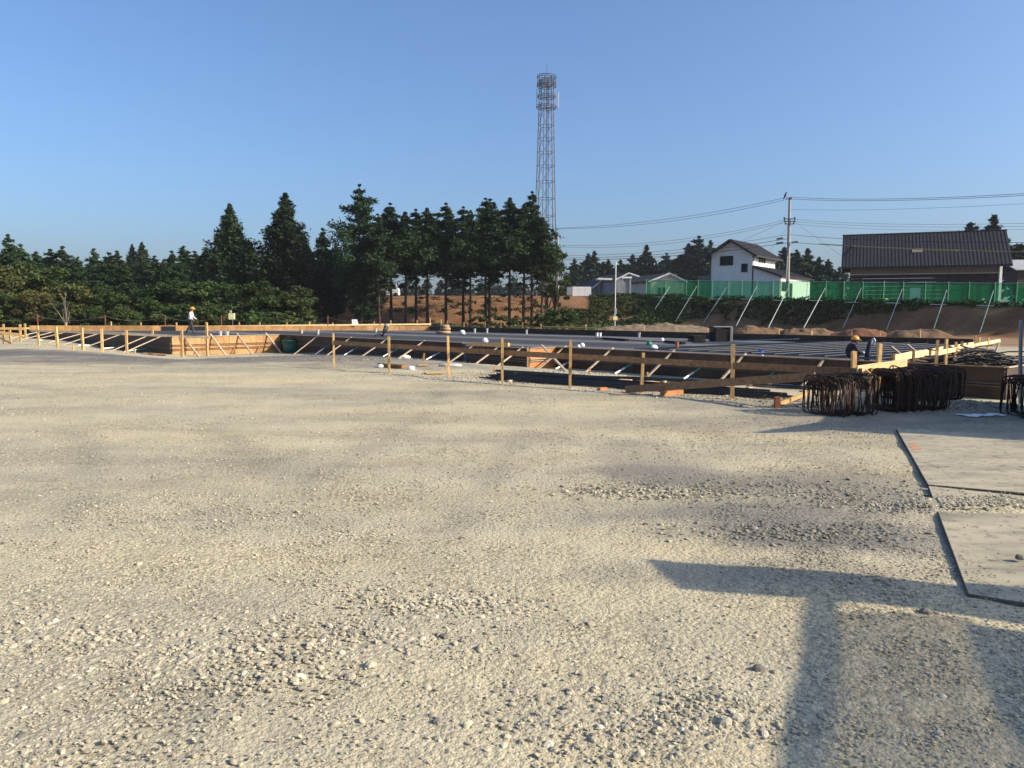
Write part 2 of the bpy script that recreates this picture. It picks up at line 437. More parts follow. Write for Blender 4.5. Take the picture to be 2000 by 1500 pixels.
def ell(x, y, c, rx, ry, ang=0.0, soft=0.5):
    dx, dy = x - c[0], y - c[1]
    u = (dx * math.cos(ang) + dy * math.sin(ang)) / rx; v = (-dx * math.sin(ang) + dy * math.cos(ang)) / ry
    return smooth(1.0 + soft, 1.0 - soft, np.hypot(u, v) + 0.5 * (vnoise(x, y, 1.4, 4) - 0.5) + 0.35 * (vnoise(x, y, 4, 6) - 0.5))
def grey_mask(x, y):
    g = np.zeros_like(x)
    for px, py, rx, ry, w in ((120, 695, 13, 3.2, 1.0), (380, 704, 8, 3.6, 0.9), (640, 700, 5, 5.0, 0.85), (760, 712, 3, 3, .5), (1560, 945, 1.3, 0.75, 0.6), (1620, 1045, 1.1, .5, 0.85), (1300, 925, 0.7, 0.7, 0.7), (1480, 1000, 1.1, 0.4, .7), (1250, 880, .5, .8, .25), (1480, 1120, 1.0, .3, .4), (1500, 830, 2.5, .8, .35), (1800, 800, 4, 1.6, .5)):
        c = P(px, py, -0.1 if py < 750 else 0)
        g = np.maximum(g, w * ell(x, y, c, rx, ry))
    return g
def tracks(x, y):
    t = np.zeros(np.shape(x))
    for cx, cy, rs in ((7, -16, (24.0, 25.7, 30.2, 31.8)), (-20, 0, (17.5, 19.2, 25.0, 26.6)), (2, 34, (22.5, 24.2, 27.4)), (-40, 14, (38.5, 40.2))):
        d = np.hypot(x - cx, y - cy) + .25 * (vnoise(x, y, .35, 51) - .5)
        for q in rs: t = np.maximum(t, np.exp(-((d - q) / .24) ** 2))
    return t * smooth(.25, .6, vnoise(x, y, .25, 52)) * smooth(60, 30, y)
def make_ground():
    dense = np.radians(np.arange(-47, 47.01, 0.36)); coarse = np.radians(np.arange(52, 308.1, 8))
    az = np.concatenate([dense, coarse])
    rad = np.exp(np.arange(math.log(0.35), math.log(2500), 0.0165))
    A, Rr = np.meshgrid(az, rad)
    X, Y = np.sin(A) * Rr, np.cos(A) * Rr
    Z = hgt(X, Y)
    near = smooth(25, 6, Rr)
    Z = Z + near * (0.008 * (vnoise(X, Y, 7, 11) - 0.5) + 0.005 * (vnoise(X, Y, 17, 12) - 0.5))
    trk = tracks(X, Y); Z = Z - 0.014 * trk
    n, zt = bank_nd(X, Y)
    s = (X - J1.x) * fl_n.x + (Y - J1.y) * fl_n.y
    soil = np.maximum(smooth(-11.5, -8, n), smooth(-20, -23, s) * 0.8) * smooth(28, 40, Y)
    green = smooth(0.5, 4, n) * (vnoise(X, Y, 0.2, 8) * 0.8 + 0.2) + smooth(-22, -28, X) * smooth(58, 64, Y)
    green = np.clip(green, 0, 1)
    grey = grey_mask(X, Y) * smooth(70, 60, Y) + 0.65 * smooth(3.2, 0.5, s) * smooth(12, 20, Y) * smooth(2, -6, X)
    nr, na = X.shape
    idx = np.arange(nr * na).reshape(nr, na)
    q = np.stack([idx[:-1, :], np.roll(idx, -1, 1)[:-1, :], np.roll(idx, -1, 1)[1:, :], idx[1:, :]], -1).reshape(-1, 4)
    V = np.stack([X, Y, Z], -1).reshape(-1, 3)
    nb = n.reshape(-1); isb = (nb[q].max(1) > -9.5) & (V[q][:, :, 1].min(1) > 20)
    at = {'grey': np.clip(grey, 0, 1).reshape(-1), 'soil': soil.reshape(-1), 'green': green.reshape(-1), 'track': trk.reshape(-1)}
    for name, sel in (('ground', ~isb), ('embankment', isb)):
        qq = q[sel]; used, inv = np.unique(qq, return_inverse=True)
        me = npmesh(name, V[used], inv.reshape(-1, 4), GROUND, {k: v[used] for k, v in at.items()})
        me.polygons.foreach_set('use_smooth', [True] * len(me.polygons))
        o = link(name, me, (0, 0, 0)); tag(o, kind='structure')
        if name == 'ground':                       # fill the small hole under the camera
            c = MB(); m_ = 24
    fillm = MB(); k = [(0.38 * math.cos(t), 0.38 * math.sin(t), gz(0, 0) - 0.02) for t in np.linspace(0, 2 * math.pi, 24, endpoint=False)]
make_ground()

# loose stones, one uncountable mass
def stone_mat():
    m, nt, b = base('gravel_stone')
    oi = nd(nt, 'ShaderNodeObjectInfo'); geo = nd(nt, 'ShaderNodeNewGeometry')
    c = ramp(nt, oi.outputs['Random'], [(0.0, (0.24, 0.222, 0.18)), (0.3, (0.37, 0.33, 0.245)), (0.7, (0.44, 0.39, 0.28)), (0.93, (0.49, 0.435, 0.32)), (1.0, (0.58, 0.535, 0.42))])
    nz = nd(nt, 'ShaderNodeTexNoise', i_Scale=45.0, i_Detail=4.0); nt.links.new(geo.outputs['Position'], nz.inputs['Vector'])
    c = mixc(nt, c, ramp(nt, nz.outputs[0], [(0.3, (0.85, 0.84, 0.82)), (0.7, (1.08, 1.08, 1.06))]), 1.0, 'MULTIPLY')
    at = nd(nt, 'ShaderNodeAttribute', attribute_name='gtone', attribute_type='INSTANCER')
    c = mixc(nt, c, mixc(nt, c, (0.46, 0.475, 0.52), 1.0, 'MULTIPLY'), at.outputs['Fac'])
    nt.links.new(c, b.inputs['Base Color']); b.inputs['Roughness'].default_value = 0.9; b.inputs['Specular IOR Level'].default_value = 0.15
    return m
STONE = stone_mat()
def make_gravel():
    rng = np.random.default_rng(3)
    pts = []; rad = []
    def band(r0, r1, n, s0, s1, pw, amin=-38, amax=38):
        a = np.radians(rng.uniform(amin, amax, n)); r = np.sqrt(rng.uniform(r0 * r0, r1 * r1, n))
        x, y = np.sin(a) * r, np.cos(a) * r
        sz = s0 + (s1 - s0) * rng.random(n) ** pw
        clump = 0.55 * vnoise(x, y, 0.8, 21) + 0.3 * vnoise(x, y, 2.6, 22) + 0.15 * vnoise(x, y, 0.3, 23)
        keep = rng.random(n) < smooth(0.33, 0.70, clump) * 0.85 + 0.13
        s = (x - J1.x) * fl_n.x + (y - J1.y) * fl_n.y
        keep &= (s > 0.3) & (rng.random(n) > .75 * tracks(x, y))
        pts.append(np.stack([x, y], -1)[keep]); rad.append(sz[keep])
    band(2.2, 4.2, 34000, 0.0020, 0.0095, 2.8)
    band(2.2, 4.2, 600, 0.009, 0.020, 2.8)
    band(4.2, 7.5, 48000, 0.0026, 0.0105, 2.8)
    band(4.2, 7.5, 650, 0.009, 0.020, 2.8)
    band(7.5, 13, 32000, 0.004, 0.0125, 2.8)
    band(13, 26, 18000, 0.007, 0.017, 2.4)
    band(26, 42, 5000, 0.012, 0.026, 2.0)
    # rougher heaps named by place
    for px, py, rx, ry, n, s1 in ((1560, 1040, 0.9, 0.35, 600, 0.022), (1620, 960, 1.2, .5, 350, .02), (1350, 1380, 0.6, .3, 200, 0.017), (1150, 1430, .6, .25, 200, .018), (1270, 960, .8, .3, 500, .02), (700, 1240, .6, .2, 200, .02), (450, 1300, .8, .3, 300, .018), (150, 1250, .9, .3, 300, .02), (900, 1180, .5, .2, 300, .02), (1850, 978, .7, .22, 1500, .017), (640, 690, 3.5, 2, 1600, .035), (1560, 755, 2.2, 1.2, 1200, .04), (700, 702, 2.5, 1.2, 900, .034), (900, 735, 2.2, 1.0, 900, .03), (1080, 745, 2.0, .9, 900, .028), (1270, 760, 1.8, .9, 900, .026), (1430, 775, 1.6, .9, 900, .024), (500, 700, 4, 1.5, 900, .03), (1000, 735, 2.4, .8, 600, .03), (1150, 728, 2.0, .8, 700, .035), (1800, 790, 3, 1.5, 1500, .04), (250, 688, 5, 1.5, 900, .04)):
        c = G(px, py); 
        q = rng.normal(0, 0.5, (n, 2)) * (rx, ry) + (c.x, c.y)
        pts.append(q); rad.append(0.008 + (s1 - 0.008) * rng.random(n) ** 1.8)
    p = np.concatenate(pts); r = np.concatenate(rad)
    # nothing lies on the steel plates
    keep = ~((p[:, 0] > 3.0) & (p[:, 1] > 4.2) & (p[:, 1] < 11.2) & (p[:, 0] > PL_X(p[:, 1]) - 0.04)) | ((p[:, 0] > PL_X(p[:, 1]) + 0.03) & (rng.random(len(p)) < PL_KEEP(p[:, 1])))
    p, r = p[keep], r[keep]
    z = hgt(p[:, 0], p[:, 1]) + r * 0.12
    cv = P(1850, 980, 0.05); heaped = np.hypot((p[:, 0] - cv.x - .25) / .75, (p[:, 1] - cv.y) / .3) < 1.0
    onpl = ~heaped & (p[:, 0] > PL_X(p[:, 1]) + 0.03) & (p[:, 1] > 4.2) & (p[:, 1] < 11.2)
    z = np.where(onpl, 0.028 + r * 0.15, z); r = np.where(onpl, r * 0.7, r)
    V = np.stack([p[:, 0], p[:, 1], z], -1).astype(np.float32)
    me = bpy.data.meshes.new('gravel'); me.vertices.add(len(V)); me.vertices.foreach_set('co', V.ravel())
    def att(n, arr):
        a = me.attributes.new(n, 'FLOAT_VECTOR', 'POINT'); a.data.foreach_set('vector', arr.astype(np.float32).ravel())
    att('rot', np.stack([rng.normal(0, .25, len(V)), rng.normal(0, .25, len(V)), rng.uniform(0, 6.28, len(V))], -1))
    att('scl', np.stack([r * rng.uniform(.85, 1.35, len(V)), r * rng.uniform(.75, 1.15, len(V)), r * rng.uniform(.32, .56, len(V))], -1))
    a = me.attributes.new('gtone', 'FLOAT', 'POINT'); a.data.foreach_set('value', np.clip(grey_mask(p[:, 0], p[:, 1]), 0, 1).astype(np.float32))
    me.materials.append(STONE)
    o = link('gravel', me, (0, 0, 0)); tag(o, kind='stuff')
    ng = bpy.data.node_groups.new('gravel_nodes', 'GeometryNodeTree')
    ng.interface.new_socket('Geometry', in_out='INPUT', socket_type='NodeSocketGeometry')
    ng.interface.new_socket('Geometry', in_out='OUTPUT', socket_type='NodeSocketGeometry')
    N = ng.nodes; L = ng.links
    gi = N.new('NodeGroupInput'); go = N.new('NodeGroupOutput')
    jn = N.new('GeometryNodeJoinGeometry')
    for i in range(5):
        ic = N.new('GeometryNodeMeshIcoSphere'); ic.inputs['Radius'].default_value = 1.0; ic.inputs['Subdivisions'].default_value = 2
        sp = N.new('GeometryNodeSetPosition'); nz = N.new('ShaderNodeTexNoise'); nz.noise_dimensions = '4D'
        nz.inputs['Scale'].default_value = 0.9; nz.inputs['W'].default_value = i * 5.3; nz.inputs['Detail'].default_value = 1.0
        ps = N.new('GeometryNodeInputPosition'); vm = N.new('ShaderNodeVectorMath'); vm.operation = 'SUBTRACT'; vm.inputs[1].default_value = (.5, .5, .5)
        vs = N.new('ShaderNodeVectorMath'); vs.operation = 'SCALE'; vs.inputs['Scale'].default_value = 1.5
        L.new(ps.outputs[0], nz.inputs['Vector']); L.new(nz.outputs['Color'], vm.inputs[0]); L.new(vm.outputs[0], vs.inputs[0])
        L.new(ic.outputs['Mesh'], sp.inputs['Geometry']); L.new(vs.outputs[0], sp.inputs['Offset'])
        ti = N.new('GeometryNodeGeometryToInstance'); L.new(sp.outputs[0], ti.inputs[0]); L.new(ti.outputs[0], jn.inputs[0])
    iop = N.new('GeometryNodeInstanceOnPoints'); iop.inputs['Pick Instance'].default_value = True
    def named(n):
        a = N.new('GeometryNodeInputNamedAttribute'); a.data_type = 'FLOAT_VECTOR'; a.inputs['Name'].default_value = n
        return a.outputs['Attribute']
    er = N.new('FunctionNodeEulerToRotation'); L.new(named('rot'), er.inputs[0]); L.new(er.outputs[0], iop.inputs['Rotation'])
    L.new(named('scl'), iop.inputs['Scale'])
    L.new(gi.outputs[0], iop.inputs['Points']); L.new(jn.outputs[0], iop.inputs['Instance'])
    sm = N.new('GeometryNodeSetMaterial'); sm.inputs['Material'].default_value = STONE
    L.new(iop.outputs[0], sm.inputs[0]); L.new(sm.outputs[0], go.inputs[0])
    md = o.modifiers.new('gravel_nodes', 'NODES'); md.node_group = ng
PA0 = P(1750, 836, .03); PA1 = P(1812, 946, .03); PB0 = P(1812.5, 948, .03); PB1 = P(1890, 1158, .03)
def PL_X(y):
    return np.where(y > PA1.y, PA1.x + (y - PA1.y) * (PA0.x - PA1.x) / (PA0.y - PA1.y), PB1.x + (y - PB1.y) * (PB0.x - PB1.x) / (PB0.y - PB1.y))
def PL_KEEP(y):
    return 0.03 + 0.9 * np.exp(-((y - P(1850, 985).y) / 0.45) ** 2)
make_gravel()

# ------------------------------------------------------------------ steel road plates
def platemat():
    m, nt, b = base('dusty_steel_plate')
    geo = nd(nt, 'ShaderNodeNewGeometry')
    mp = nd(nt, 'ShaderNodeMapping'); mp.inputs['Scale'].default_value = (0.5, 2.2, 1); nt.links.new(geo.outputs['Position'], mp.inputs['Vector'])
    n = nd(nt, 'ShaderNodeTexNoise', i_Scale=1.6, i_Detail=7.0, i_Roughness=0.65); nt.links.new(mp.outputs[0], n.inputs['Vector'])
    n2 = nd(nt, 'ShaderNodeTexNoise', i_Scale=9.0, i_Detail=6.0, i_Roughness=0.8); nt.links.new(geo.outputs['Position'], n2.inputs['Vector'])
    c = ramp(nt, n.outputs[0], [(0.28, (0.18, 0.165, 0.118)), (0.5, (0.34, 0.302, 0.208)), (0.72, (0.45, 0.388, 0.262))])
    c = mixc(nt, c, ramp(nt, n2.outputs[0], [(0.36, (0.42, 0.39, 0.36)), (0.47, (1, 1, 1)), (0.75, (1.12, 1.09, 1.03))]), 1.0, 'MULTIPLY')
    nt.links.new(c, b.inputs['Base Color']); b.inputs['Roughness'].default_value = 0.75
    bp = nd(nt, 'ShaderNodeBump'); bp.inputs['Strength'].default_value = 0.35; bp.inputs['Distance'].default_value = 0.01
    nt.links.new(n2.outputs[0], bp.inputs['Height']); nt.links.new(bp.outputs[0], b.inputs['Normal'])
    return m
PLATE = platemat()
EDGE = mat('shaded_plate_edge', (0.12, 0.098, 0.075), 0.8, 0.3, 9)  # dust-free plate sides, with the shade on them put into the colour
def plate(label, p00, p10, wdir, w, z0, z1):
    wv = Vector(wdir).normalized() * w
    m = MB(); m.prism([p00.xy, p10.xy, (p10 + wv).xy, (p00 + wv).xy], z0, z1)
    o = m.build('steel_plate', PLATE); bev(o, 0.006)
    return (o.data.materials.append(EDGE), [setattr(p_, 'material_index', 1) for p_ in o.data.polygons if abs(p_.normal.z) < .5]) and tag(o, label, 'steel plate', 'steel road plates on the gravel')
def bev(o, w):
    b = o.modifiers.new('bevel', 'BEVEL'); b.width = w; b.segments = 1; b.limit_method = 'ANGLE'
wd1 = P(2000, 851, .03) - PA0; wd2 = P(2000, 1176, .03) - PB1
plA = plate('farther dusty steel road plate lying on the gravel beside the rusty stirrups', PA0, PA1 + (PA0 - PA1).normalized() * .005, wd1, 6.0, -0.04, 0.028)
plB = plate('nearer dusty steel road plate strewn with grit at the right', PB0, PB1, wd2, 6.0, -0.03, 0.026)
for k, (a, b_) in enumerate((((1776, 867), (1792, 867)), ((1778, 873), (1795, 872)), ((1781, 877.5), (1797, 877)))):
    pa, pb = P(a[0], a[1], .032), P(b_[0], b_[1], .032); MB().beam(pa - Vector((0, 0, .002)), pb - Vector((0, 0, .002)), .05, .003).build('paint_mark', PAINTR, plA)
# stones and clods on the plate
rk = MB()
def rock(label, px, py, r, m=STONE, z=None, name='loose_stone'):
    g = G(px, py) if z is None else P(px, py, z)
    r *= .66
    rng = random.Random(px * 31 + py)
    bm = MB(); prof = []
    n = 8
    vs = []; fs = []
    rings = [(.55, -.35), (1, .0), (.85, .45), (.4, .75)]
    for rr, zz in rings:
        for k in range(n):
            t = 2 * math.pi * k / n; q = r * rr * rng.uniform(.8, 1.15)
            vs.append((g.x + q * math.cos(t) * 1.2, g.y + q * math.sin(t), g.z + r * zz * rng.uniform(.85, 1.1)))
    for i in range(3):
        for k in range(n): fs.append((i * n + k, i * n + (k + 1) % n, (i + 1) * n + (k + 1) % n, (i + 1) * n + k))
    fs += [tuple(range(n - 1, -1, -1)), tuple(3 * n + k for k in range(n))]
    bm.add(vs, fs); o = bm.build(name, m)
    return tag(o, label, 'stone', 'larger loose stones on the gravel')
DSTONE = mat('dark_stone', (0.19, 0.175, 0.145), 0.9, 0.25, 30, bump=0.3)
LSTONE = mat('pale_stone', (0.40, 0.365, 0.275), 0.9, 0.2, 30, bump=0.3)
rock('dark clod lying on the nearer steel plate at the right edge', 1992, 1090, .045, DSTONE, .05)
rock('dark flat stone lying in the long foreground shadow near the plate corner', 1808, 1198, .05, DSTONE)
rock('dark pair stone lying in front of a rusty sand patch mid foreground', 868, 1245, .035, DSTONE)
rock('pale pointed stone standing alone left of the dark stones', 722, 1305, .04, LSTONE)
rock('broad pale stone just left of the pale pointed stone', 683, 1327, .04, LSTONE)
rock('light grey flat stone beside a thin dark stick near the bottom', 855, 1412, .03, DSTONE)
rock('largest pale stone at the bottom left of the long shadow band', 1415, 1418, .045, LSTONE)
rock('grey stone beside the largest pale stone near the shadow band', 1437, 1410, .045, LSTONE)
rock('thin dark stone in sunlight left of the long shadow band', 1482, 1307, .04, DSTONE)

# ------------------------------------------------------------------ foundation slab and formwork
def slabmat():
    m, nt, b = base('slab_sheeting')
    geo = nd(nt, 'ShaderNodeNewGeometry')
    mp = nd(nt, 'ShaderNodeMapping'); mp.inputs['Rotation'].default_value = (0, 0, -math.atan2(fl_d.y, fl_d.x)); nt.links.new(geo.outputs['Position'], mp.inputs['Vector'])
    w = nd(nt, 'ShaderNodeTexWave', wave_type='BANDS', bands_direction='Y'); w.inputs['Scale'].default_value = 0.05; w.inputs['Distortion'].default_value = 3.0; w.inputs['Detail'].default_value = 3.0
    w.inputs['Detail Scale'].default_value = 0.4
    nt.links.new(mp.outputs[0], w.inputs['Vector'])
    n = nd(nt, 'ShaderNodeTexNoise', i_Scale=1.2, i_Detail=6.0); nt.links.new(geo.outputs['Position'], n.inputs['Vector'])
    c = ramp(nt, w.outputs['Fac'], [(0.0, (0.052, 0.054, 0.059)), (0.66, (0.066, 0.068, 0.073)), (0.86, (0.14, 0.142, 0.144))])
    c = mixc(nt, c, ramp(nt, n.outputs[0], [(0.3, (0.8, 0.8, 0.8)), (0.7, (1.2, 1.2, 1.2))]), 1.0, 'MULTIPLY')
    nt.links.new(c, b.inputs['Base Color']); b.inputs['Roughness'].default_value = 0.85; b.inputs['Specular IOR Level'].default_value = 0.1
    return m
SLAB = slabmat()
sm_ = MB(); inner = [L0, J0, J1, ER, DR, CF]
cen = sum(inner, Vector()) / len(inner)
sm_.prism([p.xy for p in inner], -0.75, ZS - 0.01)
tag(sm_.build('foundation_slab', SLAB), kind='structure')

def wall(name, label, a, b, ztop, zbot, out, m, pw=1.82, rail=None, walers=(), rail_m=WOOD, th=0.03, wal_m=PIPE, group='formwork walls round the foundation'):
    a = Vector((a.x, a.y, 0)); b = Vector((b.x, b.y, 0)); d = (b - a); Lg = d.length; d.normalize()
    t = thing(name, label, 'formwork', (a + b) / 2 + Vector((0, 0, zbot)), group)
    n = max(1, round(Lg / pw)); w = Lg / n
    first = None
    for i in range(n):
        c0 = a + d * (i * w + .006); c1 = a + d * ((i + 1) * w - .006)
        off = out * (0.02 + 0.004 * (i % 2))
        if first is None:
            mb = MB(); mb.beam(c0 + off + Vector((0, 0, (ztop + zbot) / 2)), c1 + off + Vector((0, 0, (ztop + zbot) / 2)), th, ztop - zbot)
            first = mb.build('plywood_panel', m, t)
        else:
            copy_child(first, t, (c0 + c1) / 2 + off + Vector((0, 0, (ztop + zbot) / 2)))
    if rail:
        mb = MB(); mb.beam(a + Vector((0, 0, ztop + .012)) + out * .03, b + Vector((0, 0, ztop + .012)) + out * .03, 0.09, 0.024)
        mb.build('top_rail', rail_m, t)
    for z in walers:
        mb = MB()
        for dz in (-.035, .035): mb.tube([a + out * .075 + Vector((0, 0, z + dz)), b + out * .075 + Vector((0, 0, z + dz))], .024, 6)
        mb.build('waler', wal_m, t)
    return t
def brace(t, a, b, px, out, reach, ztop, m=WOODG, w=.06, lift=.1, name='brace', side=0.0):
    p, _ = on_line(a, b, px)
    d = Vector((b.x - a.x, b.y - a.y, 0)).normalized()
    foot = p + out * reach + d * side; foot.z = gz(foot.x, foot.y)
    top = p + out * .06; top.z = ztop
    u = (top - foot).normalized()
    mb = MB(); mb.beam(foot - u * .06, top + u * lift, w, w * .75)
    return mb.build(name, m, t)
def prop(t, a, b, px, out, reach, ztop, side=0.0):
    p, _ = on_line(a, b, px)
    foot = p + out * reach; foot.z = gz(foot.x, foot.y) + .02
    top = p + out * .08; top.z = ztop
    mid = foot.lerp(top, .55)
    o = MB().tube([foot, mid], .035, 8).build('prop', GALV, t)
    MB().tube([mid, top], .028, 8).build('prop_sleeve', GREENP, o)
outL = fl_n
jd = (J1 - J0); jd.z = 0; jd.normalize(); outJ = Vector((jd.y, -jd.x, 0))
if outJ.y > 0: outJ = -outJ
N1 = P(912, 675, ZS); N2 = P(1033, 681, ZS); W1E, _ = on_line(J1, EE, 905); W2S, _ = on_line(J1, EE, 1086)
w1 = wall('formwork_wall', 'shaded plywood formwork wall with slanting braces behind the green tub and front fence', J1, W1E, ZS + .01, -.62, outL, PLY_SHADE, rail=True, walers=(-.05,), rail_m=WOODB)
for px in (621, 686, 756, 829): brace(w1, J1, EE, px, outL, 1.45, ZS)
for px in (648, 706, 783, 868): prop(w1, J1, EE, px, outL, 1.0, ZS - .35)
w2 = wall('formwork_wall', 'short shaded formwork of the projecting bay, left of its lit orange side', N1, N2, ZS + .01, -.55, outL, PLY_SHADE, rail=True, walers=(-.02, .2), rail_m=WOODG)
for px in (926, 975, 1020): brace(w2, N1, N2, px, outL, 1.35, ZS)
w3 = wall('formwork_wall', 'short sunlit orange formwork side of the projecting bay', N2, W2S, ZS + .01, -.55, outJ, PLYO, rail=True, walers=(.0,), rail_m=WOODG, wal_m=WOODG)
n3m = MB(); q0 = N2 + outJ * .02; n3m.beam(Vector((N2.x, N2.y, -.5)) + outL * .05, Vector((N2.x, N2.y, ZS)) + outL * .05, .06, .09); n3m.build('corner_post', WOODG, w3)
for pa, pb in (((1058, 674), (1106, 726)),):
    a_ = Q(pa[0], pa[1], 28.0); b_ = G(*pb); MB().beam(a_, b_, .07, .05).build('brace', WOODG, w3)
w4 = wall('formwork_wall', 'long shaded plywood formwork wall behind the rebar bundles, running to the right', W2S, EE, ZS + .01, -.42, outL, PLY_SHADE, rail=True, walers=(.02,), rail_m=WOODB)
for px in (1102, 1194, 1313, 1453, 1611): brace(w4, J1, EE, px, outL, 1.4, ZS, lift=.18)
for px in (1122, 1238, 1372, 1516): prop(w4, J1, EE, px, outL, 1.0, -.0)
w5 = wall('formwork_wall', 'sunlit plywood formwork return wall beside the green tub', J0, J1, ZS + .01, -.9, outJ, PLY, rail=True, walers=(-.02, -.24), rail_m=WOODG, wal_m=WOODB)
for px in (362, 414, 466, 522): brace(w5, J0, J1, px, outJ, 1.35, ZS - (.12 if px == 362 else 0), w=.075, lift=.2)
for px in (385, 457, 505): brace(w5, J0, J1, px, outJ, .5, -.2, m=WOODB, w=.05, lift=0, side=-.2)
lw_d = (L0 - J0); lw_d.z = 0; lw_d.normalize(); outLL = Vector((lw_d.y, -lw_d.x, 0))
if outLL.y > 0: outLL = -outLL
w6 = wall('formwork_wall', 'shaded plywood formwork wall at the far left with long braces', L0, J0, ZS + .01, -.85, outLL, PLY_SHADE, rail=None, walers=(-.15, .05))
for px in (86, 110, 132, 168, 196, 238, 292, 318): brace(w6, L0, J0, px, outLL, 2.0, ZS + .02, lift=.12, side=.0)
for px in (120, 200, 245, 290): prop(w6, L0, J0, px, outLL, 1.3, -.25)
bk_d = (CF - L0); bk_d.z = 0; bk_d.normalize(); inB = Vector((bk_d.y, -bk_d.x, 0))
if inB.y > 0: inB = -inB
w7 = wall('formwork_wall', 'sunlit back formwork wall of orange plywood beyond the slab', L0, CF, ZS + .36, ZS - .1, inB, PLY, pw=2.6, rail=None)
mb = MB(); mb.box(on_line(L0, CF, 388)[0] + inB * .06 + Vector((0, 0, ZS + .14)), .9, .02, .26, math.atan2(bk_d.y, bk_d.x)); 
# two dark openings in the back form
for px, wid in ((332, .9), (388, 1.0)):
    p_, _ = on_line(L0, CF, px); MB().box(p_ + inB * .075 + Vector((0, 0, ZS + .16)), wid, .05, .30, math.atan2(bk_d.y, bk_d.x)).build('dark_panel', BLACKP, w7)
fr_d = (DR - CF); fr_d.z = 0; fr_d.normalize(); inF = Vector((fr_d.y, -fr_d.x, 0))
if inF.y > 0: inF = -inF
w8 = wall('formwork_wall', 'low shaded far formwork wall running right below the soil heaps', CF, DR, ZS + .31, ZS - .1, inF, PLY_SHADE, rail=True, rail_m=WOODB)
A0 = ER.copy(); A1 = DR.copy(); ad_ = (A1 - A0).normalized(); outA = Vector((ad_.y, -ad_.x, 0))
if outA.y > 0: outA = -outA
w9 = wall('formwork_wall', 'sunlit end formwork wall slanting up behind the rusty stirrups at right', A0, A1, .40, -.4, outA, PLY_SHADE, pw=1.4, rail=None)  # dark panels stand in for the shade below the edge planks
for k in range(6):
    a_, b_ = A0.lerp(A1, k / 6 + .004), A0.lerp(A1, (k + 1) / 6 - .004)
    MB().beam(Vector((a_.x, a_.y, .52 + .02 * (k % 2))) + outA * .06, Vector((b_.x, b_.y, .53 + .02 * ((k + 1) % 2))) + outA * .06, .03, .2).build('edge_plank', SUNWOOD, w9)
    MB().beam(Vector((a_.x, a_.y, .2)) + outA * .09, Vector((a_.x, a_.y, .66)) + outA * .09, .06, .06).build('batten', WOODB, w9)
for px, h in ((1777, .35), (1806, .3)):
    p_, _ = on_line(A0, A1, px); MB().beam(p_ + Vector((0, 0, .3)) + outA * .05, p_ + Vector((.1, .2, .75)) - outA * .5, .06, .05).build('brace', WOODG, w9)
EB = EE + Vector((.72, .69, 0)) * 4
w10 = wall('formwork_wall', 'dark end formwork of the trench at the right edge of the site', EE, EB, ZS + .01, -.42, outJ, PLY_SHADE, rail=True, rail_m=WOODG)

# reinforcement laid over the right part of the slab
rm = MB(); rt = thing('rebar_mat', 'grid of grey reinforcing bars laid over the right part of the slab', 'rebar mat', P(1500, 675, ZS))
perp = Vector((-fl_d.y, fl_d.x, 0))
if perp.y < 0: perp = -perp
s0, _ = on_line(J1, EE, 1300)
def inpoly(p, poly):
    c = False; j = len(poly) - 1
    for i in range(len(poly)):
        if (poly[i].y > p.y) != (poly[j].y > p.y) and p.x < (poly[j].x - poly[i].x) * (p.y - poly[i].y) / (poly[j].y - poly[i].y) + poly[i].x: c = not c
        j = i
    return c
def clipseg(a, d, L, poly, step=.25):
    ts = [k * step for k in range(int(L / step)) if inpoly(a + d * (k * step), poly)]
    return (a + d * ts[0], a + d * ts[-1]) if len(ts) > 2 else None
for k in range(0, 62):                      # bars parallel to the front wall
    a = s0 + perp * (.25 + .30 * k) - fl_d * 1.5
    sg = clipseg(a, fl_d, 22, inner)
    if sg: rm.tube([sg[0] + Vector((0, 0, ZS + .075)), sg[1] + Vector((0, 0, ZS + .075))], .016, 5)
for k in range(0, 60):                      # bars across
    a = s0 + fl_d * (.75 * k) + perp * .2
    sg = clipseg(a, perp, 20, inner)
    if sg: rm.tube([sg[0] + Vector((0, 0, ZS + .10)), sg[1] + Vector((0, 0, ZS + .10))], .011, 5)
tag(rm.build('bars', MESHBAR, rt), kind='stuff')
ch = MB()
ch.tube([Q(1428, 666, 36), Q(1560, 662, 34)], .02, 5); ch.build('loose_bar', GALV, rt)

# ------------------------------------------------------------------ batter boards (profile fences)
def fence(name, label, posts, rails, group='batter boards round the site', pm=WOOD, rm_=WOOD, pw=.045, rw=.10):
    t = thing(name, label, 'batter board', posts[0][0], group)
    for base_, ztop, *o in posts:
        w = o[0] if o else pw
        ln = o[1] if len(o) > 1 else 0.0
        m = o[2] if len(o) > 2 else pm
        MB().beam(base_ - Vector((0, 0, .12)), Vector((base_.x + ln + random.uniform(-.028, .028), base_.y + random.uniform(-.03, .03), ztop)), w, w * random.uniform(.8, 1.05), up=(random.uniform(-.25, .25), 1, 0)).build('post', m, t)
    for a, b, h, m in rails:
        MB().beam(a, b, .022, h).build('rail', m, t)
    return t
def post_px(pb, pyb, pyt, zoff=0.0):
    g = G(pb, pyb); return g, Q(pb, pyt, g.y).z
posts = []
for px, yb, yt in ((653, 718, 651), (760, 728, 657), (877, 738, 656), (981, 746, 659), (1113, 758, 663), (1252, 767, 689), (1430, 780, 673)):
    g, zt = post_px(px, yb, yt); posts.append((g, zt, .06 if px != 1430 else .075))
pa, pb = posts[0][0], posts[-1][0]
def frail(px, py, off=.04):
    p, _ = on_line(pa, pb, px); q = Q(px, py, p.y - off); return q
